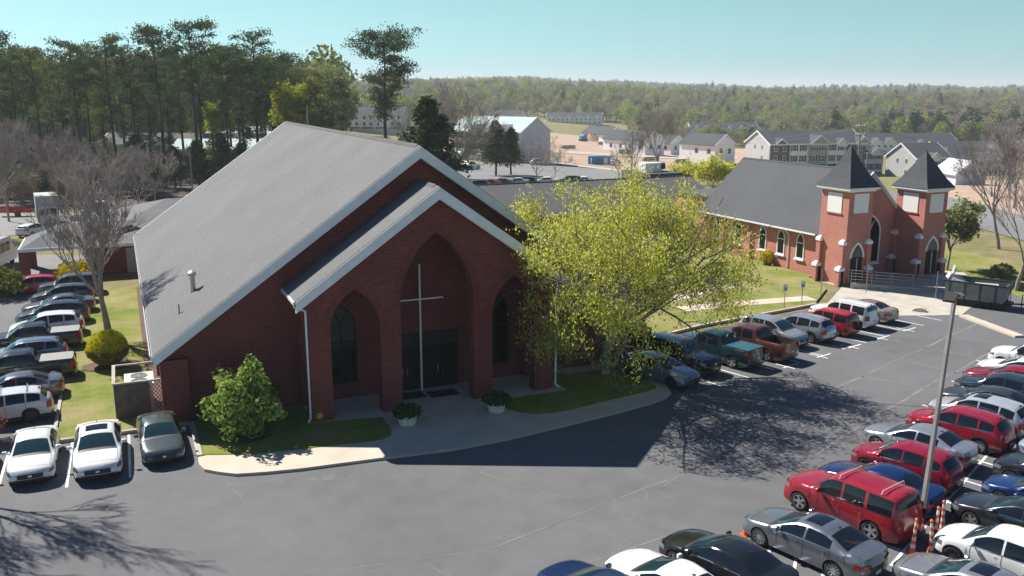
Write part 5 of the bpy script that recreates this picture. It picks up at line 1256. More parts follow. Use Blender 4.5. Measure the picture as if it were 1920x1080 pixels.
vc = bpy.data.collections.new('woodland_kinds'); VAR = ['wood_pine', 'wood_pine', 'wood_green', 'wood_spring', 'wood_bright', 'wood_tan', 'wood_brown', 'wood_grey', 'wood_brown', 'wood_spring']
for i, m in enumerate(VAR):
    o = wood_variant('kind_%02d' % i, *((17, 7, 750, .62) if i < 2 else (14, 10.5, 900, .62) if m not in ('wood_brown', 'wood_grey') else (14, 10, 1200, .48)), m, 40+i, conic=i < 2); vc.objects.link(o)
def scatter_nodes():
    ng = bpy.data.node_groups.new('scatter_trees', 'GeometryNodeTree'); ng.interface.new_socket('Geometry', in_out='INPUT', socket_type='NodeSocketGeometry'); ng.interface.new_socket('Geometry', in_out='OUTPUT', socket_type='NodeSocketGeometry')
    N = ng.nodes; L = ng.links; gi = N.new('NodeGroupInput'); go = N.new('NodeGroupOutput'); ip = N.new('GeometryNodeInstanceOnPoints'); ci = N.new('GeometryNodeCollectionInfo')
    ci.inputs[0].default_value = vc; ci.inputs['Separate Children'].default_value = True; ci.inputs['Reset Children'].default_value = True
    def attr(n, ty): a = N.new('GeometryNodeInputNamedAttribute'); a.data_type = ty; a.inputs[0].default_value = n; return a.outputs[0]
    L.new(gi.outputs[0], ip.inputs['Points']); L.new(ci.outputs[0], ip.inputs['Instance']); ip.inputs['Pick Instance'].default_value = True
    L.new(attr('kind', 'INT'), ip.inputs['Instance Index']); L.new(attr('turn', 'FLOAT_VECTOR'), ip.inputs['Rotation']); L.new(attr('size', 'FLOAT_VECTOR'), ip.inputs['Scale'])
    L.new(ip.outputs[0], go.inputs[0]); return ng
NG = scatter_nodes()
def woodland(name, N, D0, D1, p0, p1, s, probs, label, seed, keep=None, patch=150):
    r = np.random.default_rng(seed); D = np.sqrt(r.uniform(D0**2, D1**2, N)); px = r.uniform(p0, p1, N)
    T = D*(px-960)/1680; X = fwd.x*D+rgt.x*T; Y = fwd.y*D+rgt.y*T
    if keep is not None: ok = keep(D, px, X, Y); D, px, X, Y = D[ok], px[ok], X[ok], Y[ok]; N = len(D)
    Z = terr(X, Y); f = .5+.5*np.sin(X/patch+2)*np.cos(Y/(patch*1.2)+1); f2 = .5+.5*np.sin((X-Y)/(patch*1.7))
    kind = np.zeros(N, int)
    for i in range(N):
        p = np.array(probs, float).copy(); p[:2] *= .15+1.3*f[i]**3; p[6:9] *= .4+1.3*f2[i]; p[3:5] *= 1.5-f2[i]; kind[i] = r.choice(len(p), p=p/p.sum())
    me = bpy.data.meshes.new(name); me.from_pydata(np.stack([X, Y, Z], 1).tolist(), [], [])
    sc = s*r.uniform(.7, 1.3, N); S3 = np.stack([sc*r.uniform(.85, 1.2, N), sc*r.uniform(.85, 1.2, N), sc*r.uniform(.85, 1.2, N)], 1); R3 = np.stack([np.zeros(N), np.zeros(N), r.uniform(0, 6.28, N)], 1)
    a = me.attributes.new('kind', 'INT', 'POINT'); a.data.foreach_set('value', kind)
    a = me.attributes.new('turn', 'FLOAT_VECTOR', 'POINT'); a.data.foreach_set('vector', R3.ravel()); a = me.attributes.new('size', 'FLOAT_VECTOR', 'POINT'); a.data.foreach_set('vector', S3.ravel())
    o = tag(link(name, me), label, 'woodland', kind='stuff'); md = o.modifiers.new('scatter', 'NODES'); md.node_group = NG; return o
gap = lambda D, px, X, Y: ~((px > 850) & (px < 1480) & (D < 660-.2*(px-900))) & ~((px > 880) & (px < 1165) & (D < 705))
woodland('woodland', 5200, 500, 1250, 560, 2000, 1.0, [.45,.45,.6,1.5,1.8,2.2,2.8,2.2,2.2,1.2], 'mixed spring woodland filling the valley beyond the houses', 1, gap)
woodland('woodland', 5200, 1250, 3400, 480, 2020, 1.25, [.9,.9,1.8,1.8,.7,1.0,1.2,.8,1.0,1.2], 'distant wooded hills along the horizon', 2, patch=420)
woodland('woodland', 900, 455, 640, 1640, 2000, .95, [2.2,2.2,.5,.6,.2,.8,.8,.6,.6,.4], 'dark evergreen stand at the right beyond the townhouses', 3, patch=90)
woodland('woodland', 1300, 238, 400, -60, 640, 1.42, [0,0,2.2,1.2,.5,.5,.4,.3,.3,1.0], 'dense wood behind the pine ranks at the left', 4)
woodland('woodland', 420, 470, 600, 1180, 1640, .62, [.6,.6,1,1.5,1.2,2,1,1,1,1], 'scrubby trees along the edge of the building site', 5)
woodland('undergrowth', 700, 126, 215, -60, 520, .30, [.6,.6,1.5,.4,.1,.4,2,1.5,2,.4], 'dark undergrowth on the floor of the pine wood', 6, lambda D, px, X, Y: (px < 130+(D-126)*9) | (D > 150), patch=30)

# ---------------------------------------------------------------- houses and things beyond
for nm, c in (('siding_grey',(.36,.36,.35)),('siding_white',(.72,.73,.75)),('siding_dark',(.10,.11,.13)),('siding_blue',(.50,.54,.60)),('siding_lilac',(.47,.44,.47)),('siding_tan',(.50,.46,.41)),('shutter',(.03,.035,.045)),('garage_white',(.75,.76,.78))): mat(nm, tuple(min(.86, v*1.15) for v in c), .7, noise=.05, nscale=.5)
mat('win_frame', (.75,.76,.78), .5)
def rowhouse(px, D, zb, ang, n, uw, dep, st, label, walls, roofm='roof_dark', end='siding_grey', slope=.55, gables=(), win=True, garage=True, cat='townhouses', name='townhouse_row', group=None, sh=2.85, detail=True, pw=1.0, hip=False):
    x, y = at(px, D); d = rgt*math.cos(R(ang))+fwd*math.sin(R(ang)); rz = math.atan2(d.y, d.x)
    t = empty(name, (x, y, zb), rz, label, cat, group); H = st*sh; L = n*uw; rh = dep/2*slope
    for i in range(n):
        mb = MB(); off = .0 if i % 2 else .35; mb.b2(i*uw, (i+1)*uw, -off, dep, -2.5, H); mb.build('wall', walls[i % len(walls)], t)
    mb = MB()
    for xx, s in ((-.02, -1), (L+.02, 1)):
        a, b = (xx-.08, xx) if s < 0 else (xx, xx+.08)
        if not hip: mb.prism([(0,-2.5),(dep,-2.5),(dep,H),(dep/2,H+rh),(0,H)], a, b, 'x')
        else: mb.b2(a, b, 0, dep, -2.5, H)
        m2 = mb; 
        mb.build('end_wall', end, t); mb = MB()
    mb = MB(); e = .45
    if not hip: mb.prism([(-e-.35, H-e*slope), (dep/2, H+rh+.15), (dep+e, H-e*slope), (dep+e, H-e*slope-.2), (dep/2, H+rh-.08), (-e-.35, H-e*slope-.2)], -.35, L+.35, 'x')
    else: mb.add([(-e,-e-.35,H),(L+e,-e-.35,H),(L+e,dep+e,H),(-e,dep+e,H),(dep*.45,dep/2,H+rh),(L-dep*.45,dep/2,H+rh)], [(0,1,5,4),(1,2,5),(2,3,4,5),(3,0,4),(3,2,1,0)])
    r = mb.build('roof', roofm, t)
    mb = MB(); mb.b2(-.4, L+.4, -e-.5, -e-.352, H-.5, H-.18)
    if not hip:
        for xx in (-.5, L+.352): mb.prism([(-e-.4, H-e*slope-.1), (dep/2, H+rh+.2), (dep+e, H-e*slope-.1), (dep+e, H-e*slope-.45), (dep/2, H+rh-.15), (-e-.4, H-e*slope-.45)], xx, xx+.145, 'x')
    mb.build('fascia', 'win_frame', r)
    for (u, w, gm) in gables:
        c = (u+.5)*uw; gh = w*.5*.75; mb = MB(); mb.prism([(c-w/2, H-1), (c+w/2, H-1), (c+w/2, H), (c, H+gh), (c-w/2, H)], -.9, -.42, 'y'); g_ = mb.build('gable', gm, t)
        mb = MB(); mb.prism([(c-w/2-.3, H-.2), (c, H+gh+.12), (c+w/2+.3, H-.2), (c+w/2+.3, H-.38), (c, H+gh-.1), (c-w/2-.3, H-.38)], -1.2, dep*.42, 'y'); mb.build('gable_roof', roofm, g_)
        mb = MB(); mb.prism([(c-w/2-.3, H-.15), (c, H+gh+.17), (c+w/2+.3, H-.15), (c+w/2+.3, H-.48), (c, H+gh-.2), (c-w/2-.3, H-.48)], -1.28, -1.202, 'y'); mb.build('barge_board', 'win_frame', g_)
    if win:
        fm = bpy.data.meshes.get('house_window')
        if not fm:
            mb = MB(); mb.b2(-.62, .62, -.06, 0, -.85, .85); fm = bpy.data.meshes.new('house_window'); fm.from_pydata(mb.v, [], mb.f); fm.materials.append(MATS['win_frame'])
            mb = MB(); mb.b2(-.5, .5, -.09, -.061, -.72, -.04); mb.b2(-.5, .5, -.09, -.061, .04, .72); p = bpy.data.meshes.new('house_pane'); p.from_pydata(mb.v, [], mb.f); p.materials.append(MATS['glass_win'])
            mb = MB(); mb.b2(-1.0, -.66, -.05, 0, -.85, .85); mb.b2(.66, 1.0, -.05, 0, -.85, .85); q = bpy.data.meshes.new('house_shutters'); q.from_pydata(mb.v, [], mb.f); q.materials.append(MATS['shutter'])
        p = bpy.data.meshes['house_pane']; q = bpy.data.meshes['house_shutters']
        for i in range(n):
            for s in range(1 if garage else 0, st):
                for k in ((.27, .73) if uw > 4.5 else (.5,)):
                    o = link('window', fm, t, ((i+k)*uw, (-.0 if i % 2 else -.35)-.004, s*sh+1.55)); link('pane', p, o)
                    if detail: link('shutters', q, o)
        for yy, zz in ((dep*.3, H-1.2), (dep*.6, H-1.2), (dep*.3, H-1.2-sh)):
            o = link('window', fm, t, (-.105, yy, zz), -math.pi/2); o.scale = (.7, 1, .7); link('pane', p, o)
    if garage:
        for i in range(n):
            mb = MB(); yy = (-.0 if i % 2 else -.35); mb.b2((i+.2)*uw, (i+.8)*uw, yy-.06, yy-.003, -.1, 2.2); g_ = mb.build('garage_door', 'garage_white', t)
            mb = MB(); mb.prism([(yy-.004, 2.9), (yy-1.2, 2.45), (yy-1.2, 2.35), (yy-.004, 2.35)], (i+.1)*uw, (i+.9)*uw, 'x'); mb.build('porch_hood', roofm, t)
            mb = MB(); 
            for k in (.12, .88): mb.b2((i+k)*uw-.1, (i+k)*uw+.1, yy-1.15, yy-.95, 0, 2.34); mb.build('porch_post', 'win_frame', t); mb = MB()
    return t
gT = 'townhouse rows beyond the churches'
W3 = ['siding_dark', 'siding_white', 'siding_grey', 'siding_white', 'siding_dark', 'siding_blue', 'siding_grey']
rowhouse(1439, 240, -6.0, 12, 5, 5.6, 14, 3, 'long three storey townhouse row with light grey gable end, behind the chapel', W3, end='siding_grey', gables=((.0,3,'siding_dark'),(2,5.2,'siding_grey'),(3.2,3,'siding_white'),(4.3,4,'siding_grey')), group=gT, slope=.42)
rowhouse(1588, 250, -8.9, 12, 2, 5.2, 11.5, 3, 'white three storey townhouses with hipped roof between the tower spires', ['siding_white', 'siding_blue'], hip=True, end='siding_white', gables=((1,3.2,'siding_white'),), group=gT)
rowhouse(1712, 236, -9.4, 14, 2, 5.2, 12, 3, 'grey gabled townhouse block framed between the two chapel spires', ['siding_dark', 'siding_white'], end='siding_grey', gables=((.5,3,'siding_white'),), group=gT)
rowhouse(1765, 250, -10.8, 12, 4, 5.4, 11, 3, 'blue grey three storey townhouses right of the right spire', ['siding_blue', 'siding_grey'], hip=True, end='siding_grey', group=gT)
rowhouse(1622, 370, -12.9, 8, 7, 5.6, 12, 3, 'white townhouse row with twin front gables and dark end, upper right', ['siding_white'], end='siding_dark', gables=((0,5,'siding_white'),(1.1,5,'siding_white'),(3.5,3,'siding_white')), group=gT, detail=False)
rowhouse(1752, 350, -12.3, 6, 7, 5.6, 12, 2, 'farther white townhouse row with large single gable, upper right', ['siding_white', 'siding_blue'], end='siding_dark', gables=((1,4,'siding_white'),(3.5,7,'siding_white')), group=gT, detail=False)
rowhouse(1560, 400, -14.6, 5, 5, 5.6, 12, 3, 'distant white townhouses behind the left spire', ['siding_white'], gables=((0,4,'siding_white'),(3,4,'siding_white')), group=gT, detail=False)
rowhouse(848, 252, -2.9, -36, 5, 4.7, 14, 3, 'white three storey townhouse row with pale roof and lilac gable end', ['siding_white', 'siding_tan'], roofm='roof_white', end='siding_lilac', slope=.5, gables=((1.5,4.5,'siding_white'),(3.5,4.5,'siding_white')), group=gT)
rowhouse(1024, 680, -11.2, -8, 6, 6.8, 12, 3, 'distant white townhouse row with six small gables above the building site', ['siding_white'], end='siding_blue', gables=[(k,4.2,'siding_white') for k in range(6)], group=gT, detail=False)
rowhouse(905, 640, -9.0, -6, 5, 5.6, 12, 3, 'distant grey roofed row left of the six gabled row', ['siding_tan'], end='siding_tan', gables=((2,4,'siding_white'),(4,4,'siding_white')), group=gT, detail=False)
rowhouse(1292, 520, -10.5, 6, 6, 6.6, 12, 2, 'far row of white gabled houses just below the woodland', ['siding_white'], gables=[(k,4.4,'siding_white') for k in range(6)], group=gT, detail=False, garage=False)
rowhouse(655, 420, -3, -4, 4, 6.5, 12, 3, 'distant white houses with two gables seen left of the lone pine', ['siding_white'], gables=((0,5,'siding_white'),(2,5,'siding_white')), group=gT, detail=False)
def gabled(px, D, zb, ang, w, l, h, label, wall='siding_white', roofm='roof_dark', rt=.62, group='single gabled houses by the building site', win=True, name='gabled_house', cat='house'):
    x, y = at(px, D); d = rgt*math.cos(R(ang))+fwd*math.sin(R(ang)); rz = math.atan2(d.y, d.x)
    t = empty(name, (x, y, zb), rz, label, cat, group); rh = w/2*rt
    mb = MB(); mb.prism([(0,-2),(w,-2),(w,h),(w/2,h+rh),(0,h)], 0, l, 'y'); mb.build('wall', wall, t)
    mb = MB(); mb.prism([(-.5,h-.3),(w/2,h+rh+.14),(w+.5,h-.3),(w+.5,h-.5),(w/2,h+rh-.06),(-.5,h-.5)], -.3, l+.3, 'y'); r = mb.build('roof', roofm, t)
    mb = MB(); mb.prism([(-.52,h-.28),(w/2,h+rh+.2),(w+.52,h-.28),(w+.52,h-.7),(w/2,h+rh-.25),(-.52,h-.7)], -.42, -.302, 'y'); mb.build('barge_board', 'win_frame', r)
    if win:
        for (cx, cz) in ((w*.3, h*.5), (w*.72, h*.45)):
            mb = MB(); mb.b2(cx-.7, cx+.7, -.06, -.003, cz-.8, cz+.8); o = mb.build('window', 'glass_win', t)
            mb = MB(); mb.b2(cx-.8, cx+.8, -.09, -.062, cz+.8, cz+.92); mb.build('lintel', 'win_frame', o)
        for k in range(int(l//6)):
            mb = MB(); mb.b2(-.06, -.003, 2+k*5.5, 3.4+k*5.5, h*.3, h*.3+1.5); mb.build('window', 'glass_win', t)
    return t
gabled(1137, 430, -8.4, 30, 10.5, 22, 4.6, 'white gabled house with dark roof left of the utility pole')
gabled(1207, 330, -6.2, 34, 9.5, 24, 4.8, 'white gabled house with long dark roof behind the bare trees')
gabled(1255, 345, -7.0, 40, 9, 26, 3.8, 'dark roofed long house between two white gables')
gabled(1337, 300, -5.6, 36, 10, 16, 4.4, 'white gabled house with small door just left of the grey townhouse end')
gabled(655, 205, -2, 8, 10.5, 8, 5.5, 'big blank lilac grey building behind the hall ridge at left', 'siding_lilac', 'siding_lilac', .42, win=False, name='plain_building', cat='building')
gW = 'long white buildings behind the pines'
def shed(px, D, ang, l, w, h, label, wall='siding_white', roofm='roof_low', zb=0):
    t = rowhouse(px, D, zb, ang, max(2, int(l/9)), 9, w, 1, label, [wall], roofm=roofm, end=wall, slope=.35, win=True, garage=False, name='long_building', cat='building', group=gW, sh=h, detail=False)
    return t
gabled(1790, 172, -4.1, 4, 5.9, 8, 4.9, 'pale blue unfinished house without windows right of the right spire', 'siding_blue', 'siding_blue', .72, win=False, name='unfinished_house')
shed(195, 205, -3, 40, 11, 4.6, 'long white building with blue grey roof behind the left pines', roofm='roof_low')
shed(330, 190, -2, 28, 9, 4.4, 'white building with pale roof behind the middle pines', roofm='roof_white')
shed(395, 215, 3, 22, 9, 6.0, 'taller white building behind the right pines', roofm='roof_white')
shed(60, 230, 3, 26, 9, 3.6, 'grey building far back behind the left pines', 'siding_tan')

# low hipped brick building with carport, left of the hall
hb = empty('hipped_building', (0, 90, 0), 0, 'low brick building with hipped grey roof and open carport left of the hall', 'building')
LH = (0, 90, 0)
mb = MB(); mb.b2(-2.9, 12, 86.6, 108, 0, 2.85); at0(mb.build('wall', 'brick_red', hb), LH)
mb = MB(); mb.add([(-3.6,85.9,2.85),(13,85.9,2.85),(13,109,2.85),(-3.6,109,2.85),(4.0,97,5.4),(13,97,5.4),(13,85.9,2.7),(-3.6,85.9,2.7)], [(0,1,5,4),(3,0,4),(2,3,4,5),(7,6,1,0)]); rr = at0(mb.build('roof', 'roof_grey', hb), LH)
mb = MB(); mb.add([(-8.6,86.0,2.75),(-3.0,86.0,2.75),(-3.0,93.6,2.75),(-8.6,93.6,2.75),(-5.4,89.8,4.35),(1.0,89.8,4.35)], [(0,1,5,4),(3,0,4),(5,1,2),(2,3,4,5),(3,2,1,0)]); at0(mb.build('carport_roof', 'roof_grey', hb), LH)
mb = MB(); mb.b2(-8.65, 12.9, 85.83, 85.895, 2.55, 2.84); mb.b2(-8.7, -8.6, 85.9, 93.6, 2.5, 2.74); at0(mb.build('fascia', 'trim', hb), LH)
for x, y, l in ((-8.3, 86.3, 1), (-8.3, 93, 1), (-3.4, 93, 1)):
    mb = MB(); mb.b2(x-.35, x+.4, y-.35, y+.35, 0, 2.74); at0(mb.build('pillar', 'brick_red', hb), LH)
mb = MB(); mb.b2(-.2, .9, 86.5, 86.597, .05, 2.3); at0(mb.build('door', 'siding_grey', hb), LH)
mb = MB(); mb.prism([(85.6, 2.0), (86.59, 2.5), (86.59, 2.42), (85.6, 1.92)], .9, 2.6, 'x'); at0(mb.build('awning', mat('awning_pink', (.62,.20,.20), .7), hb), LH)

# shuttle bus, lorry, vans, boat beyond the side lot
sb = empty('shuttle_bus', (-11.6, 93.5, 0), R(78), 'white shuttle bus cut by the left edge, its rear window to the right', 'bus')
def rbox(mb, x0, x1, y0, y1, z0, z1, r=.15):
    mb.prism([(x0+r,y0),(x1-r,y0),(x1,y0+r),(x1,y1-r),(x1-r,y1),(x0+r,y1),(x0,y1-r),(x0,y0+r)], z0, z1)
mb = MB(); mb.prism([(-3.5,.45),(3.5,.45),(3.5,1.3),(2.9,1.5),(2.3,2.55),(2.0,2.75),(-3.3,2.85),(-3.5,2.6)], -1.1, 1.1, 'y'); mb.build('body', paint(WHITE), sb)
mb = MB(); mb.b2(-3.53, -3.502, -.8, .8, 1.3, 2.3); mb.build('rear_window', 'glass', sb)
for s in (-1, 1):
    for k in range(4): mb = MB(); mb.b2(-3.1+k*1.25, -2.05+k*1.25, min(s*1.102, s*1.12), max(s*1.102, s*1.12), 1.5, 2.35); mb.build('side_window', 'glass', sb)
    for x in (-2.2, 2.2):
        w_ = link('wheel', wheel_mesh(.4, 'a', False)[0], sb, (x, s*.98, .4)); q = link('rim', wheel_mesh(.4, 'a', False)[1], w_)
x, y = at(84, 110)
lo = empty('box_lorry', (x, y, 0), R(-84), 'grey box lorry parked beyond the side lot under the bare trees', 'lorry')
mb = MB(); mb.b2(-3.2, 1.6, -1.2, 1.2, .9, 3.6); mb.build('cargo_box', 'siding_grey', lo)
mb = MB(); mb.prism([(1.7,.5),(3.6,.5),(3.6,1.4),(3.0,1.5),(2.6,2.3),(1.7,2.4)], -1.0, 1.0, 'y'); mb.build('cab', paint(WHITE), lo)
mb = MB(); mb.prism([(3.07,1.5),(2.66,2.22),(2.62,2.2),(3.02,1.47)], -.9, .9, 'y'); mb.build('windshield', 'glass', lo)
for s in (-1, 1):
    for xx in (-2.1, 2.7): w_ = link('wheel', wheel_mesh(.42, 'a', False)[0], lo, (xx, s*.95, .42)); link('rim', wheel_mesh(.42, 'a', False)[1], w_)
x, y = at(190, 118); car('parked_car', 'boxsuv', x, y, 60, WHITE, 'white van beyond the hipped roof beneath the bare trees', 1.05, simple=True, cat='van')
x, y = at(97, 96); car('parked_car', 'wagon', x, y+.5, -60, BLACK, 'black car seen under the open carport', .95, simple=True)
x, y = at(52, 101); car('parked_car', 'hatch', x, y, 30, WHITE, 'white car just behind the carport pillar', .95, simple=True)
x, y = at(28, 117)
bt = empty('small_boat', (x, y, .4), R(-20), 'small red and grey boat lying on the grass at the left', 'boat')
vs = []; 
for i in range(9):
    t = i/8; w = .75*math.sin(math.pi*min(1, .25+t*.75))**.6; xx = -2.2+4.4*t; h = .55+.25*(1-t)
    vs += [(xx, -w, h), (xx, -w*.6, .1), (xx, w*.6, .1), (xx, w, h)]
fs = [(i*4+j, (i+1)*4+j, (i+1)*4+j+1, i*4+j+1) for i in range(8) for j in range(3)]+[(0,1,2,3)]
mb = MB(); mb.add(vs, fs); mb.build('hull', paint((.45,.02,.02)), bt)
mb = MB(); mb.b2(-.2, .1, -.6, .6, .35, .42); mb.b2(1.0, 1.3, -.55, .55, .35, .42); mb.build('thwart', 'siding_grey', bt)
mb = MB(); mb.tube([(0,0,-.4),(0,0,.1)], .4, 8); mb.build('cradle', 'wood_dark', bt)
# cars behind the low wing and on the far lot
for px, D, k, h, c, l in ((893,151,'suv',-60,(.03,.06,.12),'dark blue suv behind the hall gable edge'),(915,156,'sedan',-60,(.35,.05,.06),'red car beside the dark blue suv behind the low wing'),(938,158,'sedan',-60,DGREY,'dark grey car third from the left behind the low wing'),(968,160,'sedan',-60,SILV,'silver car behind the low wing'),(985,161,'hatch',-60,BLACK,'black small car behind the low wing'),(1022,163,'sedan',-60,WHITE,'white car behind the low wing beside the slim bare tree'),(1068,165,'suv',-60,(.2,.2,.2),'grey suv behind the low wing near the tree top'),(1090,166,'sedan',-60,WHITE,'white sedan behind the low wing near the tree top')):
    x, y = at(px, D); car('parked_car', k, x, y, h, c, l, 1, simple=True, group='cars behind the low wing', z=tz(x, y))
x, y = at(880, 203); car('parked_pickup', 'pickup', x, y, 70, WHITE, 'white pickup on the pale road before the white townhouses', 1, simple=True, cat='pickup truck', z=tz(x, y)+.1)
# building site
drape('building_site', [at(1035,262), at(1520,215), at(1500,470), at(1030,520)], 'dirt', .1, 40)
drape('far_lot', [at(840,172), at(1190,172), at(1240,238), at(840,232)], 'old_asphalt', .14, 30)
drape('far_lot', [at(1040,245), at(1560,200), at(1560,210), at(1040,258)], 'concrete', .16, 30)
drape('site_road', [at(1040,300), at(1380,330), at(1380,345), at(1040,312)], 'concrete', .22, 30)
drape('site_road', [at(1080,440), at(1440,380), at(1440,392), at(1080,455)], 'concrete', .22, 30)
drape('dry_verge', [at(1700,110), at(2050,118), at(2050,215), at(1700,200)], 'dirt', .05, 20)
drape('building_site', [at(870,262), at(1037,262), at(1032,520), at(880,560)], 'dirt', .09, 24)
drape('far_lot', [at(600,205), at(840,205), at(840,330), at(600,330)], 'dirt', .05, 20)
drape('rear_lot', [at(180,168), at(620,168), at(620,196), at(180,196)], 'old_asphalt', .05, 20)
x, y = at(1122, 262); tb = empty('blue_container', (x, y, tz(x, y)+.2), -YAW, 'blue and white site container on the red earth', 'container')
mb = MB(); mb.b2(-3.2, 3.2, -1.2, 1.2, 0, 2.4)
for k in range(16): mb.b2(-3.1+k*.4, -2.95+k*.4, -1.26, -1.202, .15, 2.2)
mb.build('body', mat('container_blue', (.05,.20,.38), .6), tb)
mb = MB(); mb.b2(-2.6, -2.2, -1.29, -1.27, .4, 2.0); mb.b2(1.4, 2.4, -1.29, -1.27, .4, 2.0); mb.build('door', 'siding_white', tb)
x, y = at(1092, 420); gtk = empty('site_digger', (x, y, tz(x, y)+.2), 0, 'small blue digger beside the heap of red earth', 'digger')
mb = MB(); mb.b2(-1.8, 1.8, -1.3, 1.3, 0, .9); mb.build('tracks', 'plastic', gtk)
mb = MB(); mb.b2(-1.6, 1.4, -1.1, 1.1, .95, 2.4); mb.b2(.2, 1.4, -1, 0, 2.4, 3.2); mb.build('cab', 'container_blue', gtk)
mb = MB(); mb.tube([(1.3,.4,1.6),(3.6,.4,3.8),(5.2,.4,1.6)], .25, 6); mb.build('boom', 'orange', gtk)
x, y = at(1105, 440); 
mb = MB(); mb.lathe((0,0,0), [(6,-.4),(4.2,1.2),(2.2,2.6),(.6,3.3),(0,3.4)], 14); tag(mb.build('earth_heap', 'dirt', None, True, (x, y, tz(x, y))), 'conical heap of red earth on the building site', 'earth heap')

# utility poles and wires
def utility_pole(x, y, z, h, label, arms=2, rz=0, r=.16):
    p = empty('utility_pole', (x, y, z), rz, label, 'utility pole')
    mb = MB(); mb.tube([(0,0,-1),(0,0,h)], [r, r*.65], 8); mb.build('pole', 'pole_grey', p)
    for k in range(arms):
        mb = MB(); mb.b2(-1.25, 1.25, -.06, .06, h-.5-k*1.1, h-.36-k*1.1); a = mb.build('crossarm', 'wood_pale', p)
        for xx in (-1.1, -.4, .4, 1.1): mb = MB(); mb.lathe((xx, 0, h-.36-k*1.1), [(.05,0),(.07,.1),(.03,.22),(0,.22)], 8); mb.build('insulator', 'trim', a)
    return p
x, y = at(1604, 122); utility_pole(x, y, tz(x, y), 11.8, 'utility pole with two crossarms rising behind the left chapel spire', 2, .3)
P1 = Vector((x, y, tz(x, y)+11.4)); 
x, y = at(1183, 170); utility_pole(x, y, tz(x, y), 10, 'slim utility pole among bare trees behind the low wing', 1, .3); P2 = Vector((x, y, tz(x, y)+9.6))
x, y = at(583, 140); utility_pole(x, y, 0, 14, 'utility pole in front of the yellow green trees behind the hall roof', 0, 0, .2)
x, y = at(361, 135); utility_pole(x, y, 0, 7.6, 'pale lamp pole at the edge of the pine wood', 0, 0, .13)
x, y = at(2100, 130); P3 = Vector((x, y, -3))
for k, (a, b, s) in enumerate(((P1, P2, 1.6), (P1+Vector((.8,.3,0)), P2+Vector((.8,.3,-.9)), 1.9), (P1, P3+Vector((0,0,10)), 1.4))):
    mb = MB(); mb.tube([a.lerp(b, t)-Vector((0,0,s*4*t*(1-t))) for t in np.linspace(0, 1, 14)], .022, 4)
    tag(mb.build('power_line', 'pole_grey'), ['upper power line sagging between the two utility poles', 'lower power line sagging between the two utility poles', 'power line running right from the spire pole to the right edge'][k], 'power line')

# ---------------------------------------------------------------- things on the lot
lp = empty('lamp_post', (25.9, 21.85, 0), 0, 'tall square grey lamp post with two flood lamps rising between the cars', 'street lamp')
mb = MB(); mb.lathe((0,0,0), [(.2,0),(.2,.22),(.15,.3),(.12,.62),(0,.62)], 16); mb.build('base', 'pole_grey', lp)
top = Vector((.62, .1, 8.95))
mb = MB(); vs = []
for p, r in ((Vector((0,0,.6)), .075), (top, .055)): vs += [(p.x-r, p.y-r, p.z), (p.x+r, p.y-r, p.z), (p.x+r, p.y+r, p.z), (p.x-r, p.y+r, p.z)]
mb.add(vs, [(0,1,5,4),(1,2,6,5),(2,3,7,6),(3,0,4,7),(4,5,6,7)]); mb.build('pole', 'pole_grey', lp)
mb = MB(); mb.tube([top+Vector((-.45,-.2,-.05)), top+Vector((.45,.2,-.05))], .04, 6); mb.build('arm', 'plastic', lp)
for s, tl in ((-1, .5), (1, -.4)):
    mb = MB(); M_ = Matrix.Rotation(s*.5, 3, 'Y')
    c = top+Vector((s*.5, s*.25, .08)); mb.box(c, (.5, .38, .09), .4, ('Y', s*.45)); h_ = mb.build('lamp_head', 'plastic', lp)
    mb = MB(); mb.box(c-Vector((0,0,.055)), (.4, .28, .02), .4, ('Y', s*.45)); mb.build('lens', 'trim', h_)
# striped delineator posts and cones
def delineator(x, y, rz, label, lean=0):
    p = empty('striped_post', (x, y, 0), rz, label, 'traffic post', 'striped orange and white traffic posts'); p.rotation_euler.x = lean
    mb = MB(); mb.lathe((0,0,0), [(.2,0),(.2,.05),(.13,.06),(.11,.12)], 12); mb.build('base', 'orange', p)
    prof = [.105, .095, .085, .075, .065, .06, .055, .05, .045]
    for k in range(8): mb = MB(); mb.lathe((0,0,0), [(prof[k], .1201+k*.14), (prof[k+1], .2599+k*.14)], 12); mb.build('band', 'orange' if k % 2 == 0 else 'white_band', p)
    mb = MB(); mb.lathe((0,0,0), [(.05,1.2401),(.03,1.26),(.06,1.30),(.06,1.36),(.02,1.4),(0,1.4)], 10); mb.build('handle', 'orange', p)
delineator(24.55, 20.95, 0, 'striped orange post nearest the maroon suv\'s bumper', .05); delineator(25.05, 20.55, 1, 'striped orange post at the nose of the white car', -.08)
delineator(26.75, 21.6, 2, 'striped orange post right of the lamp post', -.12); delineator(25.9, 21.2, 2, 'striped orange post standing close against the lamp post base', .1)
def cone(x, y, h, label):
    p = empty('traffic_cone', (x, y, 0), 0, label, 'traffic cone', 'small orange traffic cones')
    mb = MB(); mb.prism([(-h*.3,-h*.3),(h*.3,-h*.3),(h*.3,h*.3),(-h*.3,h*.3)], 0, .03); mb.lathe((0,0,.03), [(h*.22,0),(h*.05,h),(0,h)], 12); mb.build('body', 'orange', p)
    mb = MB(); mb.lathe((0,0,.03), [(h*.152,h*.42),(h*.118,h*.62)], 12); mb.build('band', 'white_band', p)
cone(20.0, 24.4, .5, 'small orange cone between the black sedan and the grey sedan'); cone(24.7, 20.4, .45, 'small orange cone lying among the striped posts')
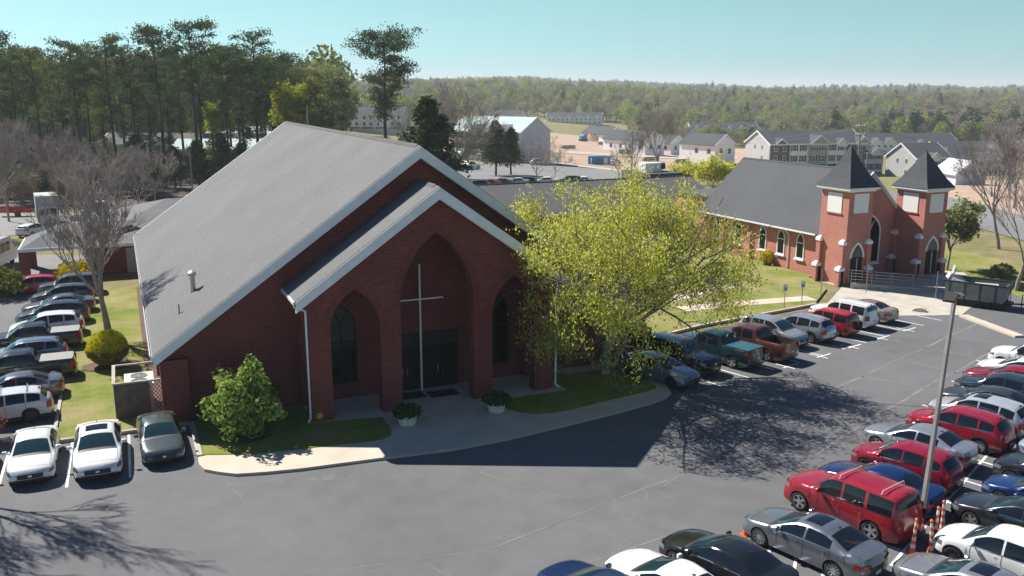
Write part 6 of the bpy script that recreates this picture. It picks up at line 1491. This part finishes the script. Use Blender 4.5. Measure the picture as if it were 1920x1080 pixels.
# sign posts on the courtyard kerb
def sign(x, y, h, label, blue=True):
    p = empty('parking_sign', (x, y, .1), -.3, label, 'sign', 'small signs on posts along the courtyard kerb')
    mb = MB(); mb.tube([(0,0,0),(0,0,h)], .03, 6); mb.build('post', 'steel', p)
    if blue:
        mb = MB(); mb.b2(-.16, .16, -.045, -.031, h-.48, h-.02); q = mb.build('panel', mat('sign_blue', (.25,.36,.52), .5), p)
        mb = MB(); mb.b2(-.13, .13, -.05, -.0455, h-.2, h-.06); mb.build('panel_face', 'trim', q)
sign(44.6, 51.6, 1.9, 'small blue sign on a post, nearest the big tree'); sign(46.6, 52.0, 1.9, 'small blue sign on a post, second from the big tree')
sign(49.9, 53.6, 2.3, 'plain dark post by the footpath end at the lawn corner', False)
sign(54.4, 53.4, 2.4, 'pale post at the foot of the chapel ramp', False); sign(57.8, 49.6, 2.2, 'pale post standing on the concrete apron', False); sign(61.0, 45.6, 1.9, 'thin post near the dumpster trailer corner', False)
# wheel stops
for (x, y, rz, l) in ((53.6, 47.3, -.9, 'pale concrete lump on the asphalt right of the tan sedan'), (49.9, 49.9, .2, 'low concrete wheel stop behind the tan sedan')):
    mb = MB(); mb.prism([(-.5,0),(.5,0),(.42,.22),(.1,.3),(-.3,.24),(-.46,.1)], -.22, .22, 'y'); tag(mb.build('wheel_stop', 'walk_concrete', None, loc=(x, y, .02)), l, 'wheel stop').rotation_euler.z = rz
# dumpster trailer
dt = empty('dumpster_trailer', (59.3, 47.2, .03), R(-62), 'long grey green dumpster trailer with open frame beside the chapel apron', 'dumpster trailer')
mb = MB(); Lh = 2.0; wv = 1.15
mb.prism([(-Lh,.55),(Lh,.55),(Lh+.3,1.75),(-Lh,1.75)], -wv-.02, -wv+.04, 'y'); mb.prism([(-Lh,.55),(Lh,.55),(Lh+.3,1.75),(-Lh,1.75)], wv-.04, wv+.02, 'y'); mb.b2(-Lh, Lh, -wv+.045, wv-.045, .52, .6); mb.b2(-Lh, -Lh+.06, -wv+.045, wv-.045, .61, 1.75); mb.b2(Lh, Lh+.06, -wv+.045, wv-.045, .61, 1.72); mb.build('bin', mat('bin_green', (.16,.19,.18), .6, noise=.2, nscale=2), dt)
mb = MB()
for k in range(4): mb.b2(-Lh+.3+k*1.05, -Lh+.4+k*1.05, -wv-.1, -wv-.021, .5, 1.75)
mb.b2(-Lh-.1, Lh+.3, -wv-.1, -wv+.08, 1.751, 1.87); mb.b2(-Lh-.1, Lh+.3, wv-.08, wv+.1, 1.751, 1.87); mb.b2(-Lh-.2, Lh+.5, -.5, .5, .3, .5); mb.build('frame', 'plastic', dt)
mb = MB(); mb.b2(-1.8, 1.8, -.9, .9, 1.2, 1.45); mb.box((-1.5, .1, 1.75), (1.4, 1.0, .5), .4, ('Y', .5)); mb.box((-1.2, -.3, 1.7), (1.0, .8, .35), 1.2, ('X', .5)); mb.box((-1.9, .4, 2.1), (.1, 1.3, 1.3), .3, ('Y', .2)); mb.box((.6, .2, 1.55), (1.6, .7, .2), .2); mb.build('debris', 'siding_grey', dt)
for xx in (-1.0, .9, 1.7):
    for s in (-1, 1): w_ = link('wheel', wheel_mesh(.38, 'a', True)[0], dt, (xx, s*.95, .36)); link('rim', wheel_mesh(.38, 'a', True)[1], w_)
mb = MB(); mb.tube([(Lh+.5,0,.4),(Lh+1.6,0,.5)], .07, 6); mb.tube([(Lh+1.1,0,.0),(Lh+1.1,0,1.2)], .04, 6); mb.build('drawbar', 'plastic', dt)

# brown floor of the pine wood, colour darkened to paint in the shade under the trees, and the air between here and the hills
drape('forest_floor', [at(-120,124), at(560,131), at(600,167), at(-160,167)], mat('forest_floor', (.075,.05,.038), .95, noise=.5, nscale=.5), .06, 20)
hb_ = MB(); hb_.b2(-9300, 9300, -9300, 9300, -60, 120)
hz = hb_.build('haze', []); tag(hz, 'thin pale air over the whole valley', 'haze', kind='stuff')
hm = bpy.data.materials.new('haze'); hm.use_nodes = True; hm.node_tree.nodes.clear()
ho = hm.node_tree.nodes.new('ShaderNodeOutputMaterial'); hv_ = hm.node_tree.nodes.new('ShaderNodeVolumePrincipled')
hv_.inputs['Color'].default_value = (.80, .88, .95, 1); hv_.inputs['Density'].default_value = .0002; hv_.inputs['Anisotropy'].default_value = .2
hm.node_tree.links.new(hv_.outputs[0], ho.inputs['Volume']); hz.data.materials.append(hm)
S.cycles.volume_bounces = 1

for k, (px, D, l) in enumerate(((1128, 395, 'low stack of pale boards on the red earth'), (1170, 330, 'long pale stack of boards nearest the digger'), (1065, 330, 'small pale stack of blocks at the left of the site'), (1275, 300, 'pale stack of boards before the long gabled house'), (1215, 300, 'pale stack of blocks beside the white gabled house'))):
    x, y = at(px, D); mb = MB()
    for i in range(5): mb.box((random.uniform(-.2, .2), 0, .15+i*.26), (random.uniform(3.5, 6), 1.6, .24), random.uniform(-.05, .05))
    tag(mb.build('material_stack', 'wood_pale', None, loc=(x, y, tz(x, y)+.2)), l, 'building materials', 'stacks of building materials on the site')
for k, (px, D, c, l) in enumerate(((1150, 268, WHITE, 'white pickup by the blue container'), (1300, 262, DGREY, 'dark car on the site road behind the chapel roof'), (1010, 232, SILV, 'silver car on the far lot beneath the lilac gable'))):
    x, y = at(px, D); car('parked_car' if k else 'parked_pickup', 'suv' if k else 'pickup', x, y, 60+k*20, c, l, 1, simple=True, z=tz(x, y)+.15, cat='car' if k else 'pickup truck')
